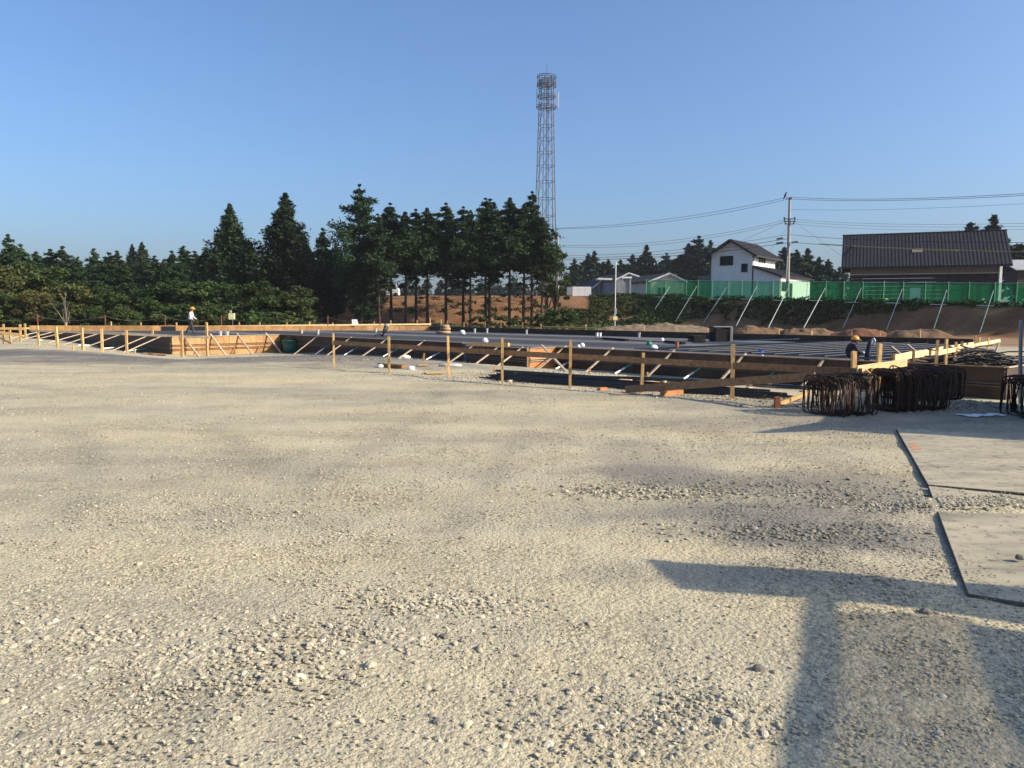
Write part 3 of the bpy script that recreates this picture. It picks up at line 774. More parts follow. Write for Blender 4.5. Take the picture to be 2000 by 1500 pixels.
ff = fence('batter_board_fence', 'long front batter board fence of pale posts and a brown rail', posts,
      [(frail(648, 669), frail(1000, 690), .125, WOODB), (frail(994, 689.5, .065), frail(1350, 709.5, .065), .125, WOODB), (frail(1340, 709), frail(1684, 727), .13, WOODB)])
# corner with the sunlit rail
pc, _ = on_line(pa, pb, 1684)
c1 = Q(1690, 725, pc.y); c2 = Q(1771, 708, pc.y + 1.3)
g1 = Vector((Q(1667, 760, pc.y + .25).x, pc.y + .25, 0)); g1.z = gz(*g1.xy)
g2 = Vector((Q(1713, 760, pc.y + .75).x, pc.y + .75, 0)); g2.z = gz(*g2.xy)
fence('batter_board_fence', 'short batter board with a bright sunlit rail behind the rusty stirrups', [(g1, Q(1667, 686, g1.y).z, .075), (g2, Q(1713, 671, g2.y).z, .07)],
      [(Q(1674, 722, pc.y - .02), c2, .14, SUNWOOD), (Q(1688, 728, pc.y - .1), Q(1703, 739, pc.y - .25), .13, WOOD)])
# left fence in front of the far left formwork
posts = []
for px, yb, yt in ((76, 674, 636), (113, 680, 638), (162, 684, 640), (200, 687, 642), (248, 690, 645), (300, 690, 644), (356, 698, 644), (405, 695, 630)):
    g, zt = post_px(px, yb, yt); posts.append((g, zt, .10, -.04 if px < 120 else 0))
la, lb = posts[0][0], posts[-1][0]
def lrail(px, py):
    p, _ = on_line(la, lb, px); return Q(px, py, p.y - .05)
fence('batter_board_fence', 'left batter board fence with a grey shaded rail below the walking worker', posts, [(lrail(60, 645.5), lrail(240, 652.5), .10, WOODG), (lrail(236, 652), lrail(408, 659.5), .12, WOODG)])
# far left corner
posts = []
for px, yb, yt in ((8, 672, 633), (40, 668, 633), (50, 662, 632), (21, 668, 645)):
    g, zt = post_px(px, yb, yt); posts.append((g, zt, .10))
yy = posts[0][0].y
fence('batter_board_fence', 'sunlit corner of batter boards at the far left edge', posts,
      [(Q(-40, 641, yy - .1), Q(48, 642, yy - .1), .13, WOOD), (Q(-30, 646, yy - .15), Q(40, 654, yy - .15), .15, WOOD), (Q(24, 668, yy + .1), Q(44, 655, yy + .1), .08, WOOD), (Q(0, 660, yy - .3), Q(22, 671, yy - .3), .09, WOODB)])
# sunlit back fence
posts = []
ba = on_line(L0, CF, 40)[0] + Vector((0, 2.2, 0)); bb = on_line(L0, CF, 842)[0] + Vector((0, 2.2, 0))
for px, yt in ((132, 630), (220, 628), (277, 630), (347, 630), (405, 629), (469, 629), (509, 629), (562, 629), (605, 628), (651, 630), (688, 632), (732, 628), (764, 625), (815, 625), (840, 622)):
    p, _ = on_line(ba, bb, px); p.z = gz(*p.xy); posts.append((p, Q(px, yt, p.y).z, .085))
def brail(px, py):
    p, _ = on_line(ba, bb, px); return Q(px, py, p.y - .07)
fence('batter_board_fence', 'long back batter board fence with a bright yellow rail below the trees', posts, [(brail(45, 641.2), brail(300, 638.4), .13, SUNWOOD), (brail(300, 638.6), brail(560, 635.9), .12, SUNWOOD), (brail(560, 635.7), brail(842, 633), .12, SUNWOOD)])
# thin far fence on the right
posts = []
fa = CF + Vector((1.2, 1.6, 0)); fb = DR + Vector((1.2, 1.6, 0))
for i, px in enumerate((862, 874, 907, 947, 978, 1021, 1056, 1106, 1144, 1195, 1238, 1257, 1287, 1345, 1380, 1459, 1520, 1584, 1662, 1718, 1795)):
    p, t_ = on_line(fa, fb, px); p.z = gz(*p.xy); yt = 626 + t_ * 22 + (i * 37 % 5) - 2
    posts.append((p, Q(px, yt, p.y).z, .06))
def frl(px, py):
    p, _ = on_line(fa, fb, px); return Q(px, py, p.y - .05)
fence('batter_board_fence', 'thin far batter board fence of short stakes below the grassy bank', posts, [(frl(870, 633.5), frl(1150, 641.5), .05, WOODB), (frl(1056, 637.5), frl(1185, 641), .07, WOOD)])
# right end fence, sunlit rail running away
r0, r1 = P(1828, 690, .75), P(1953, 665, .75)
posts = []
for px, yt in ((1828, 664), (1848, 662), (1866, 668), (1878, 667), (1903, 655), (1912, 659), (1927, 660)):
    p, _ = on_line(r0, r1, px); p.z = gz(*p.xy); posts.append((p, Q(px, yt, p.y).z, .06))
t = fence('batter_board_fence', 'right end batter board fence with a sunlit rail rising to the right', posts, [(r0, r1, .12, SUNWOOD)])
MB().beam(r1, Q(1942, 692, r1.y - .3), .06, .04).build('stay', WOODG, t)

# ------------------------------------------------------------------ things on the ground near the fence
def lump(name, label, cat, px, py, sx, sy, sz, m, group=None, z=None, seed=1):
    g = G(px, py) if z is None else P(px, py, z)
    rng = random.Random(seed); n = 10; vs = []; fs = []
    rings = [(.9, 0), (1, .3), (.85, .7), (.5, .95), (.1, 1.0)]
    for rr, zz in rings:
        for k in range(n):
            t = 2 * math.pi * k / n; q = rr * rng.uniform(.78, 1.15)
            vs.append((g.x + sx / 2 * q * math.cos(t), g.y + sy / 2 * q * math.sin(t), g.z - .01 + sz * zz * rng.uniform(.8, 1.1)))
    for i in range(4):
        for k in range(n): fs.append((i * n + k, i * n + (k + 1) % n, (i + 1) * n + (k + 1) % n, (i + 1) * n + k))
    fs += [tuple(range(n - 1, -1, -1)), tuple(4 * n + k for k in range(n))]
    o = MB().add(vs, fs).build(name, m, smooth_=True)
    return tag(o, label, cat, group)
def plank(label, p, q, w, h, m, group='loose planks on the gravel', name='plank', cat='plank'):
    return tag(MB().beam(p, q, w, h).build(name, m), label, cat, group)
# long rebar bundles
def bundle(label, pxa, pya, pxb, pyb, n, r, spread, hgt_, seed):
    a, b = G(pxa, pya), G(pxb, pyb); rng = random.Random(seed)
    t = thing('rebar_bundle', label, 'rebar bundle', (a + b) / 2, 'rebar bundles in the trench')
    d = (b - a).normalized(); s = Vector((d.y, -d.x, 0))
    for k in range(n):
        u = (k + .5) / n - .5
        off = s * (u * spread + rng.uniform(-.02, .02)); zz = r + abs(rng.gauss(0, hgt_ * .35)) * (1 - abs(u))
        e0, e1 = rng.uniform(-.5, .15), rng.uniform(-.15, .5)
        pts = []
        for f in (0, .25, .5, .75, 1):
            q = a.lerp(b, f) + off + d * (e0 * (1 - f) + e1 * f); q.z = gz(q.x, q.y) + zz + .02; pts.append(q)
        MB().tube(pts, r, 5).build('bar', BLACKBAR, t)
    for f in (.1, .9):                       # timber bearers under the steel
        q = a.lerp(b, f); q.z = gz(*q.xy) + .01
        MB().beam(q - s * (spread / 2 + .15), q + s * (spread / 2 + .15), .07, .05).build('bearer', WOODG, t)
    return t
bundle('near dark bundle of long reinforcing bars on the gravel behind the front fence', 975, 741, 1500, 779, 22, .020, .72, .13, 3)
bundle('farther thin dark bundle of reinforcing bars beside the formwork wall', 985, 729, 1350, 748, 12, .02, .5, .06, 4)
bundle('loose rusty bars lying on the gravel left of the rusty stirrups', 1470, 755, 1600, 764, 6, .014, .9, .03, 5)
lp_a, lp_b = G(1222, 766), Q(1592, 735, 13.4)
plank('long brown plank sloping up to the rusty stirrups', lp_a + Vector((0, 0, .06)), lp_b, .03, .15, WOODB)
plank('orange wood block lying on gravel below the long brown plank', G(1293, 774) + Vector((0, 0, .05)), G(1331, 770) + Vector((0, 0, .05)), .10, .09, PLYO, name='wood_block', cat='wood block')
plank('small wood block on gravel right of a fence post', G(1170, 763) + Vector((0, 0, .03)), G(1184, 762) + Vector((0, 0, .03)), .09, .07, PLYO, name='wood_block', cat='wood block')
plank('thin brown lath lying on gravel below the fence', G(1190, 772) + Vector((0, 0, .012)), G(1275, 772) + Vector((0, 0, .012)), .05, .02, WOODB)
for i, (a, b, lab) in enumerate((((1200, 747), (1262, 739), 'yellow plywood offcut left of a fence post in the trench'), ((1232, 750), (1282, 748), 'yellow plywood offcut right behind a fence post'), ((1385, 758), (1412, 756), 'yellow plywood offcut beside the widest fence post'), ((830, 731), (866, 730), 'pale plywood offcut lying left of a fence post'), ((815, 715), (835, 714), 'small sandy board behind the front fence'), ((1030, 738), (1083, 737), 'pale board lying across the gravel before the orange formwork'))):
    plank(lab, G(*a) + Vector((0, 0, .03)), G(*b) + Vector((0, 0, .03)), .30, .02, WOOD)
plank('pale plank lying along the formwork top beside a bracing post', Q(912, 673, 29.3), Q(994, 673, 27.4), .09, .12, WOOD)
plank('dark plank with white ends lying on gravel behind the front fence', G(745, 716) + Vector((0, 0, .07)), G(792, 720) + Vector((0, 0, .06)), .28, .10, WOODB)
lump('sack', 'white sack at the right end of the dark plank', 'sack', 803, 722, .26, .22, .12, WHITEP, 'white sacks', seed=2)
lump('sack', 'white sack at the left end of the dark plank', 'sack', 743, 718, .22, .2, .11, WHITEP, 'white sacks', seed=5)
lump('sack', 'white sack lying at the foot of the formwork wall', 'sack', 791, 700, .5, .3, .17, WHITEP, 'white sacks', seed=3)
lump('sack', 'pale sheet bundle in the corner beside the green tub', 'sack', 527, 686, .85, .5, .42, WHITEP, 'white sacks', seed=4)
lump('sheet', 'grey plastic sheet lying by the formwork bay', 'sheet', 880, 716, .8, .3, .12, PVC, seed=8)
plank('dark board lying on the gravel edge at the left', G(280, 692) + Vector((0, 0, .06)), G(325, 695) + Vector((0, 0, .06)), .5, .05, WOODB)
wp = [G(px, py) + Vector((0, 0, .015 + .012 * (k % 2))) for k, (px, py) in enumerate(((1868, 811), (1885, 813), (1898, 815), (1912, 812.5), (1926, 814), (1942, 811.5), (1962, 813.5)))]
wm = MB()
for k in range(len(wp) - 1): wm.beam(wp[k], wp[k + 1], .10 + .03 * (k % 3), .012)
tag(wm.build('sheet', WHITEP), 'crumpled bright white strip of plastic lying in the shadow at the right', 'sheet')
# small stakes
def stake(label, px, yb, yt, w=.045, m=WOOD, lean=0.0):
    g = G(px, yb); zt = Q(px, yt, g.y).z
    o = MB().beam(g - Vector((0, 0, .1)), Vector((g.x + lean, g.y, zt)), w, w, up=(0, 1, 0)).build('stake', m)
    return tag(o, label, 'stake', 'short stakes in the gravel')
stake('short stake left of the projecting bay at the bar ends', 965, 733, 715)
stake('short stake in front of the long formwork wall, right of a tall post', 1152, 731, 718)
stake('short leaning stake right of the post with a plywood offcut', 1268, 737, 727, lean=-.05)
stake('short pale stake beside the widest fence post', 1412, 742, 732)
stake('short stake in the trench left of a front fence post', 871, 724, 712)
stake('short stake at the gravel edge on the left', 143, 684, 675, .07)
stake('squat stake before the left formwork, at a brace foot', 263, 692, 681, .08)
stake('short red brown stake beside the yellow plank end', 1517, 797, 775, .085, WOODR)
stake('tall grey stake standing in the shade at the right', 1920, 775, 713, .07, WOODG)
stake('orange tipped stake by the front fence', 826, 705, 690, .06, PLYO, .05)
plank('yellow plank resting on the ground beside the red brown stake', G(1519, 794) + Vector((0, 0, .03)), G(1580, 776) + Vector((0, 0, .10)), .05, .07, WOOD)

# green tub
def tub():
    g = G(568, 689); s = 1.0
    wpx = 32 / F * g.y; rr = wpx / 2
    t = thing('tub', 'dark green metal tub full of wire and scrap on the gravel', 'tub', g)
    hh = 32 / F * g.y * .78
    MB().lathe(g, [(rr * .84, 0), (rr * .9, hh * .5), (rr * .94, hh * .9), (rr * 1.02, hh * .93), (rr * 1.02, hh), (rr * .96, hh), (rr * .9, hh * .8), (.02, hh * .78)], 20).build('body', GREENT, t, True)
    MB().tube([g + Vector((rr * 1.03 * math.cos(a), rr * 1.03 * math.sin(a), hh * .7)) for a in np.linspace(0, 6.283, 20, endpoint=False)], .012, 6, True).build('hoop', GREENT, t)
    MB().tube([g + Vector((rr * 1.0, -.05, hh * .9)), g + Vector((rr * 1.16, -.06, hh * .82)), g + Vector((rr * 1.02, -.07, hh * .68))], .014, 6).build('handle', GALV, t)
    sc_ = thing('scrap_heap', 'tangle of dark wire offcuts and bar ends sticking out of the green tub', 'scrap', g + Vector((0, 0, hh * .8)))
    rng = random.Random(4); mb = MB()
    for k in range(110):
        a = rng.uniform(0, 6.28); r_ = rr * .8 * math.sqrt(rng.random()); b = g + Vector((r_ * math.cos(a), r_ * math.sin(a), hh * .82))
        q = b + Vector((rng.gauss(0, .08), rng.gauss(0, .08), rng.uniform(.08, .24)))
        mb.tube([b, q], .008, 4)
    for k in range(9):
        a = rng.uniform(0, 6.28); r_ = rr * .6; b = g + Vector((r_ * math.cos(a), r_ * math.sin(a), hh * .82)); mb.tube([b, b + Vector((rng.gauss(0, .05), 0, rng.uniform(.1, .2)))], .03, 6)
    tag(mb.build('wire', BLACKBAR, sc_), kind='stuff')
    for k, dx in enumerate((-.1, .12)):
        b = g + Vector((dx * .9, .05, hh * .8)); MB().tube([b, b + Vector((dx * .1, 0, .42 + .1 * k))], .012, 5).build('upright_bar', RUST, sc_)
tub()

# stirrup bundles: every bent loop is a part
def stirrups(label, px, py, n, w, h, axis, step, seed, r=.011, tiers=1, jit=.5):
    g = G(px, py); ax = Vector((axis[0], axis[1], 0)).normalized(); sd = Vector((-ax.y, ax.x, 0)); rng = random.Random(seed)
    t = thing('stirrup_bundle', label, 'stirrups', g, 'bundles of rusty stirrups')
    mb = MB(); pts = []; c = .09
    for cx, cz, a0 in ((w / 2 - c, h - c, 0), (-w / 2 + c, h - c, 90), (-w / 2 + c, c, 180), (w / 2 - c, c, 270)):
        for k in range(4):
            a = R(a0 + k * 30); pts.append(Vector((cx + c * math.cos(a), 0, cz + c * math.sin(a))))
    mb.tube(pts, r, 6, True)
    mb.tube([Vector((w / 2 - c, .02, h)), Vector((w / 2 - .16, .02, h - .13))], r, 6)
    me = bpy.data.meshes.new('stirrup'); me.from_pydata([tuple(v) for v in mb.v], [], mb.f); me.polygons.foreach_set('use_smooth', [True] * len(me.polygons)); me.materials.append(RUST)
    rz = math.atan2(sd.y, sd.x)
    for k in range(n):
        o = bpy.data.objects.new('stirrup', me); COL.objects.link(o); o.parent = t
        p = ax * ((k - n / 2) * step + rng.gauss(0, step * .6)) + sd * rng.gauss(0, .05) + Vector((0, 0, -.02 + rng.uniform(0, .05)))
        o.location = p; o.rotation_euler = (rng.gauss(0, .09) , rng.gauss(0, .06), rz + rng.gauss(0, .12)); o.scale = (rng.uniform(.9, 1.05), 1, rng.uniform(.88, 1.06))
        WORLD[o.name] = g + p
    return t
stirrups('left bundle of rusty bent stirrups standing on the gravel with daylight between the bars', 1640, 808, 34, .62, .62, (1, .30), .028, 1)
stirrups('middle and densest bundle of rusty stirrups behind the left bundle', 1772, 799, 58, .72, .66, (.93, .25), .020, 2)
stirrups('top heavy bundle of long dark stirrups lying behind the middle bundle', 1800, 778, 34, .95, .60, (.9, .35), .04, 3)
stirrups('rusty stirrups cut off by the right edge of the view', 2012, 813, 20, .62, .64, (1, .25), .034, 4)
def steel_heap():
    g = Q(1915, 712, 21.5); g.z = gz(g.x, g.y); rng = random.Random(12)
    t = thing('rebar_heap', 'dark heap of bent steel behind the end formwork at right', 'heap', g); m = MB()
    for k in range(260):
        u = rng.uniform(-1, 1); hh = 1.15 * (1 - u * u) * rng.uniform(.1, 1)
        c = g + Vector((u * 1.5, rng.uniform(-.8, .8), hh)); a = rng.uniform(-.6, .6); L_ = rng.uniform(.3, .9)
        d = Vector((math.cos(a), math.sin(a), rng.uniform(-.35, .2))) * L_; m.tube([c - d, c + d * .2 + Vector((0, 0, .06)), c + d], .02, 4)
    tag(m.build('bars', BLACKBAR, t), kind='stuff')
steel_heap()
for k in range(2):
    tag(MB().tube([G(1852 + 7 * k, 768), Q(1853 + 7 * k, 752, G(1852, 768).y)], .02, 8).build('pipe_stub', GREENP), ('left' if k == 0 else 'right') + ' pale green pipe stub in the shade behind the stirrups', 'pipe', 'green pipe stubs in the shade')
tag(MB().beam(Q(1993, 700, 16), Q(1994, 625, 16), .05, .05, up=(0, 1, 0)).beam(Q(1993, 700, 16), Q(1993, 790, 16), .055, .055, up=(0, 1, 0)).build('post', mat('blue_grey_paint', (.26, .28, .30), .6, .2, 4)), 'blue grey post standing at the right edge of the view', 'post')

# ------------------------------------------------------------------ things on the slab
def stub(label, px, py, h, r=.06, m=PVC, lean=0.0, group='pipe stubs on the slab'):
    p = P(px, py, ZS)
    o = MB().lathe(p, [(r, -.02), (r, h * .75), (r * 1.25, h * .77), (r * 1.25, h), (r * .95, h), (r * .9, h * .9)], 12).build('pipe_stub', m)
    return tag(o, label, 'pipe', group)
for px, py, h, m, lab in ((589, 651, .24, WOODG, 'brown pipe stub on the slab right of the green tub'), (621, 652.5, .28, PVC, 'grey pipe stub at a brace top left of the first front post'), (734, 648.5, .26, PVC, 'pale pipe stub on the slab left of the black hose'), (927, 650, .28, PVC, 'left stub of the pale pair on the far slab'), (951, 650, .30, PVC, 'right stub of the pale pair on the far slab'), (1028, 652.5, .28, PVC, 'pale stub standing alone right of the far pair'), (1166, 656.5, .20, WHITEP, 'left one of two white stubs close together'), (1172, 657, .22, WHITEP, 'right one of two white stubs close together'), (1248, 658.5, .26, PVC, 'grey stub beside the dark pit on the slab'), (1322, 683, .28, WOODR, 'red brown stub near the front edge of the slab')):
    stub(lab, px, py, h, .075 if px < 1300 else .055, m)
p = P(1486, 694.5, ZS)
t = thing('can', 'white can with a blue label on the front edge of the slab', 'can', p); MB().lathe(p, [(.075, 0), (.075, .15)], 14).build('body', WHITEP, t); MB().lathe(p + Vector((0, 0, .05)), [(.078, 0), (.078, .12)], 14).build('label_band', BLUEP, t)
# black hose stub
p = P(751, 657, ZS)
t = thing('pipe_stub', 'fat black hose standing up from the slab with a grey cap', 'pipe', p)
MB().tube([p + Vector((-.15, 0, .0)), p + Vector((0, 0, .25)), p + Vector((.12, 0, .6))], .12, 12).build('hose', BLACKP, t, True)
MB().tube([p + Vector((.115, 0, .58)), p + Vector((.135, 0, .68))], .14, 12).build('cap', PVC, t)
MB().tube([p + Vector((-.1, 0, .03)), p + Vector((-.3, 0, .13)), p + Vector((-.5, .02, .06)), p + Vector((-.6, .05, 0))], .025, 6).build('loop', BLACKP, t)
# stacked sacks
p = P(866, 652, ZS)
for k, (dx, w, zz) in enumerate(((0, .95, 0), (.12, .7, .22), (.1, .62, .38))):
    o = MB().lathe(Vector((0, 0, 0)), [(.40, 0), (.5, .05), (.5, .15), (.38, .21)], 12)
    o.v = [(v[0] * w + p.x + dx, v[1] * .7 + p.y, v[2] + p.z + zz) for v in o.v]
    tag(o.build('sack', CANVAS, None, True), ('lowest', 'middle', 'topmost')[k] + ' brown sack of the stack on the far slab', 'sack', 'brown sacks stacked on the slab')
for i, (px, py, s, m, lab) in enumerate(((903, 652.5, .55, WHITEP, 'low white sheet bundle right of the brown sacks'), (947, 668.5, .40, WHITEP, 'small white bag near the slab edge behind the fence'), (1130, 678, .22, WHITEP, 'left one of two tiny white bags on the slab edge'), (1137, 676.5, .28, WHITEP, 'right one of two tiny white bags on the slab edge'), (1268, 673, .32, GREENP, 'pale green bag on the slab'), (1293, 666.5, .34, WHITEP, 'white bag near the dark pit'), (1277, 684.5, .42, WHITEP, 'largest white bag at the slab front edge'))):
    lump('bag', lab, 'bag', px, py, s * .72, s * .5, s * .5, m, 'white bags on the slab', z=ZS, seed=i + 20)
# dark pit and boards
DARKB = mat('dark_timber_stack', (0.014, 0.012, 0.012), 0.9, 0.3, 6)
def pallet(label, px, py, wpx, hpx, dep, frame=False):
    p = P(px, py, ZS); w = wpx / F * p.y; h = hpx / F * p.y
    t = thing('board_stack', label, 'board stack', p, 'dark board stacks on the slab')
    n = max(3, int(h / .09)); e = h / n
    for k in range(n):
        MB().box(p + Vector((.01 * (k % 2), dep / 2, e * (k + .5))), w, dep, e * .86, .15).build('board', DARKB, t)
    if frame:
        for sx in (.54, .62): MB().beam(p + Vector((sx * w, .0, 0)), p + Vector((sx * w, .0, h * 1.04)), .035, .035).build('frame_post', PVC, t)
        MB().beam(p + Vector((-.5 * w, .1, h * 1.03)), p + Vector((.6 * w, .1, h * 1.03)), .25, .035).build('frame_bar', PVC, t)
pallet('tall dark stack of boards in a pale steel frame on the far slab', 1410, 667, 32, 28, .8, True)
pallet('lower dark stack of boards left of the framed stack', 1364, 669, 24, 14, .8)
m_ = MB(); a = P(1185, 659.5, ZS + .012); b = P(1345, 668.5, ZS + .012); m_.beam(a, b, 1.6, .03); tag(m_.build('board', mat('damp_board', (.12, .10, .09), .7, .3, 2)), 'dull brown boards laid flat on the slab beyond the white bags', 'boards')
for i, (a, b) in enumerate((((1180, 661), (1225, 664)), ((1300, 667), (1335, 670)))):
    pa_, pb_ = P(*a, ZS + .06), P(*b, ZS + .06); plank(('left' if i == 0 else 'right') + ' dark timber lying on the slab by the dull boards', pa_, pb_, .2, .10, DARKB, 'dark timbers on the slab')

# ------------------------------------------------------------------ warning boxes, sign, rope fence
def boxpost(label, px, yb, ybox0, ybox1, d, wpx, ytop=None, cat='warning box'):
    g = Q(px, yb, d); z0 = gz(g.x, g.y)
    t = thing('warning_box', label, cat, (g.x, g.y, z0), 'cream boxes on poles')
    zb0, zb1 = Q(px, ybox1, d).z, Q(px, ybox0, d).z; w = wpx / F * d
    ztop = Q(px, ytop, d).z if ytop else zb0
    MB().tube([(g.x, g.y + .08, z0 - .1), (g.x, g.y + .08, ztop)], .045, 8).build('pole', GALV, t)
    MB().box((g.x, g.y - .08, (zb0 + zb1) / 2), w, .22, zb1 - zb0).build('box', YELLOW, t)
    MB().box((g.x - w * .18, g.y - .1, zb1 + .14), w * .34, .12, .22).build('bracket', PVC, t)
    if ytop: MB().box((g.x + .02, g.y - .1, zb1 + .42), .18, .14, .42).build('lamp', PVC, t)
    return t
boxpost('cream box on a short pale pole in front of the left trees', 454, 641, 612, 624, 63, 11)
boxpost('cream box on a tall thin pole before the grassy bank', 1201, 640, 618, 625, 62, 8, 511)
p = Q(694, 633, 61); 
t = thing('sign_board', 'small white board leaning on the back fence rail', 'board', p)
MB().slab3([Q(688, 634, 60.5), Q(700, 634, 60.5), Q(697, 624, 60.9), Q(687, 624, 60.9)], (0, .04, 0)).build('panel', WHITEP, t)
for k in range(3): MB().slab3([Q(690 + .3 * k, 626.6 + 2 * k, 60.42), Q(695 + .3 * k, 626.6 + 2 * k, 60.42), Q(695 + .3 * k, 627.3 + 2 * k, 60.42), Q(690 + .3 * k, 627.3 + 2 * k, 60.42)], (0, .02, 0)).build('text_line', PVC, t)
# rope fence beyond the site
rx = [(73, 615), (205, 615), (322, 616), (432, 616), (541, 616), (640, 617), (742, 618)]
t = thing('rope_fence', 'rope strung between rusty posts in front of the left trees', 'rope fence', Q(73, 635, 60))
tops = []
for px, yt in rx:
    q = Q(px, yt, 62); z0 = gz(q.x, q.y); MB().tube([(q.x, q.y, z0 - .1), (q.x, q.y, q.z)], .05, 6).build('post', RSTEEL, t); tops.append(q)
tops = [Q(-40, 616, 62)] + tops
for a, b in zip(tops[:-1], tops[1:]):
    pts = []
    for k in range(9):
        f = k / 8; q = a.lerp(b, f); q.z += -.08 - .38 * 4 * f * (1 - f); pts.append(q)
    MB().tube(pts, .009, 4).build('rope', ROPE, t)

# ------------------------------------------------------------------ soil heaps
SOIL = mat('heaped_soil', (0.17, 0.10, 0.05), 0.95, 0.35, 3.0, bump=0.6, objvar=0.1)
SOILR = mat('reddish_soil', (0.18, 0.075, 0.036), 0.95, 0.35, 3.0, bump=0.6, objvar=0.0)
GSOIL = mat('gravelly_soil', (0.19, 0.14, 0.088), 0.95, 0.35, 5.0, bump=0.6, objvar=0.0)
def heap(label, px0, px1, ytop, d, m, seed):
    a, b = Q(px0, 640, d), Q(px1, 640, d); c = (a + b) / 2; lx = (b.x - a.x) / 2; top = Q((px0 + px1) / 2, ytop, d).z
    nx, ny = 90, 26; X, Y = np.meshgrid(np.linspace(-1, 1, nx), np.linspace(-1, 1, ny))
    wx, wy = c.x + X * lx * 1.05, c.y + Y * 2.4
    prof = np.clip(1 - X ** 4, 0, 1) * np.clip(1 - Y ** 2, 0, 1) ** .8
    zg = hgt(wx, wy) - .05
    nzv = .55 * vnoise(wx, wy, .6, seed) + .3 * vnoise(wx, wy, 1.9, seed + 3) + .22 * vnoise(wx, wy, 4.5, seed + 5)
    Z = zg + np.maximum(0, (top - zg)) * prof * (.42 + .72 * nzv)
    idx = np.arange(nx * ny).reshape(ny, nx)
    q = np.stack([idx[:-1, :-1], idx[:-1, 1:], idx[1:, 1:], idx[1:, :-1]], -1).reshape(-1, 4)
    V = np.stack([wx - c.x, wy - c.y, Z], -1).reshape(-1, 3)
    me = npmesh('soil_heap', V, q, m); me.polygons.foreach_set('use_smooth', [True] * len(me.polygons))
    tag(link('soil_heap', me, (c.x, c.y, 0)), label, 'soil heap', 'soil heaps below the bank')
heap('long grey brown heap of gravelly soil below the cream box on the tall pole', 1140, 1425, 628.5, 56, GSOIL, 1)
heap('rounded brown soil heap right of the framed board stack', 1420, 1545, 632.5, 52, SOIL, 2)
heap('second rounded brown soil heap right of the framed board stack', 1515, 1640, 633, 50, SOIL, 3)
heap('reddish soil heap behind the kneeling worker', 1630, 1735, 640, 47, SOILR, 4)
heap('brown soil heap right of the reddish one', 1725, 1850, 641, 45, SOIL, 5)

# ------------------------------------------------------------------ people
def person_body(name, verts, edges, radii, regions, parent, root=0, sub=2):
    me = bpy.data.meshes.new(name); me.from_pydata([tuple(v) for v in verts], edges, [])
    o = bpy.data.objects.new(name, me); COL.objects.link(o)
    sk = o.modifiers.new('skin', 'SKIN')
    for i, r in enumerate(radii):
        sv = me.skin_vertices[0].data[i]; sv.radius = (r, r) if not isinstance(r, tuple) else r; sv.use_root = (i == root)
    sb = o.modifiers.new('sub', 'SUBSURF'); sb.levels = sub; sb.render_levels = sub
    dg = bpy.context.evaluated_depsgraph_get()
    me2 = bpy.data.meshes.new_from_object(o.evaluated_get(dg)); me2.name = name
    bpy.data.objects.remove(o)
    for m in regions[0]: me2.materials.append(m)
    for pl in me2.polygons: pl.material_index = regions[1](pl.center); pl.use_smooth = True
    ob = bpy.data.objects.new(name, me2); COL.objects.link(ob); ob.parent = parent; WORLD[ob.name] = WORLD[parent.name]
    return ob
def helmet(parent, c, s=1.0, face=(1, 0), tilt=0.0):
    c = Vector(c); f = Vector((face[0], face[1], 0)).normalized(); sd = Vector((-f.y, f.x, 0))
    vs = []; fs = []; n = 16; prof = [(1.0, 0), (1.0, .25), (.93, .55), (.72, .82), (.4, .97), (.05, 1.0)]
    for r, z in prof:
        for k in range(n):
            a = 2 * math.pi * k / n; vs.append(c + f * (math.cos(a) * r * .148 * s) + sd * (math.sin(a) * r * .125 * s) + Vector((0, 0, z * .15 * s)))
    for i in range(len(prof) - 1):
        for k in range(n): fs.append((i * n + k, i * n + (k + 1) % n, (i + 1) * n + (k + 1) % n, (i + 1) * n + k))
    fs += [tuple(range(n - 1, -1, -1)), tuple((len(prof) - 1) * n + k for k in range(n))]
    mb = MB().add(vs, fs)
    br = [c + f * (.13 * s) + sd * (-.10 * s), c + f * (.20 * s) + sd * (-.06 * s), c + f * (.215 * s), c + f * (.20 * s) + sd * (.06 * s), c + f * (.13 * s) + sd * (.10 * s)]
    mb.slab3([b + Vector((0, 0, -.012)) for b in br], (0, 0, .014))
    mb.tube([c + f * (-.13 * s) + Vector((0, 0, .07 * s)), c + f * (-.06 * s) + Vector((0, 0, .145 * s)), c + f * (.06 * s) + Vector((0, 0, .145 * s)), c + f * (.13 * s) + Vector((0, 0, .07 * s))], .012, 5)
    return mb.build('helmet', ORANGE, parent, True)
# walking worker, seen in profile, facing right
p = P(373, 652, ZS)
t = thing('person', 'worker in a pale shirt, dark trousers and orange helmet walking on the slab', 'person', p)
S = 50.5 / F * p.y / 1.74
Vv = [(-.02, 0, .92), (-.01, 0, 1.08), (.03, 0, 1.28), (.06, 0, 1.42), (.10, 0, 1.50), (.14, 0, 1.60), (.145, 0, 1.68),          # 0-6 pelvis..head
      (.0, -.10, .88), (.16, -.11, .50), (.20, -.11, .10), (.33, -.11, .04),                                                    # 7-10 near leg forward
      (-.03, .10, .88), (-.10, .11, .50), (-.36, .11, .14), (-.30, .11, .03),                                                  # 11-14 far leg behind
      (.05, -.19, 1.40), (.08, -.24, 1.13), (.26, -.23, .93), (.31, -.22, .88),                                                 # 15-18 near arm
      (.05, .19, 1.40), (.08, .24, 1.13), (.30, .20, .98), (.36, .18, .95),
      (.23, 0, 1.60)]
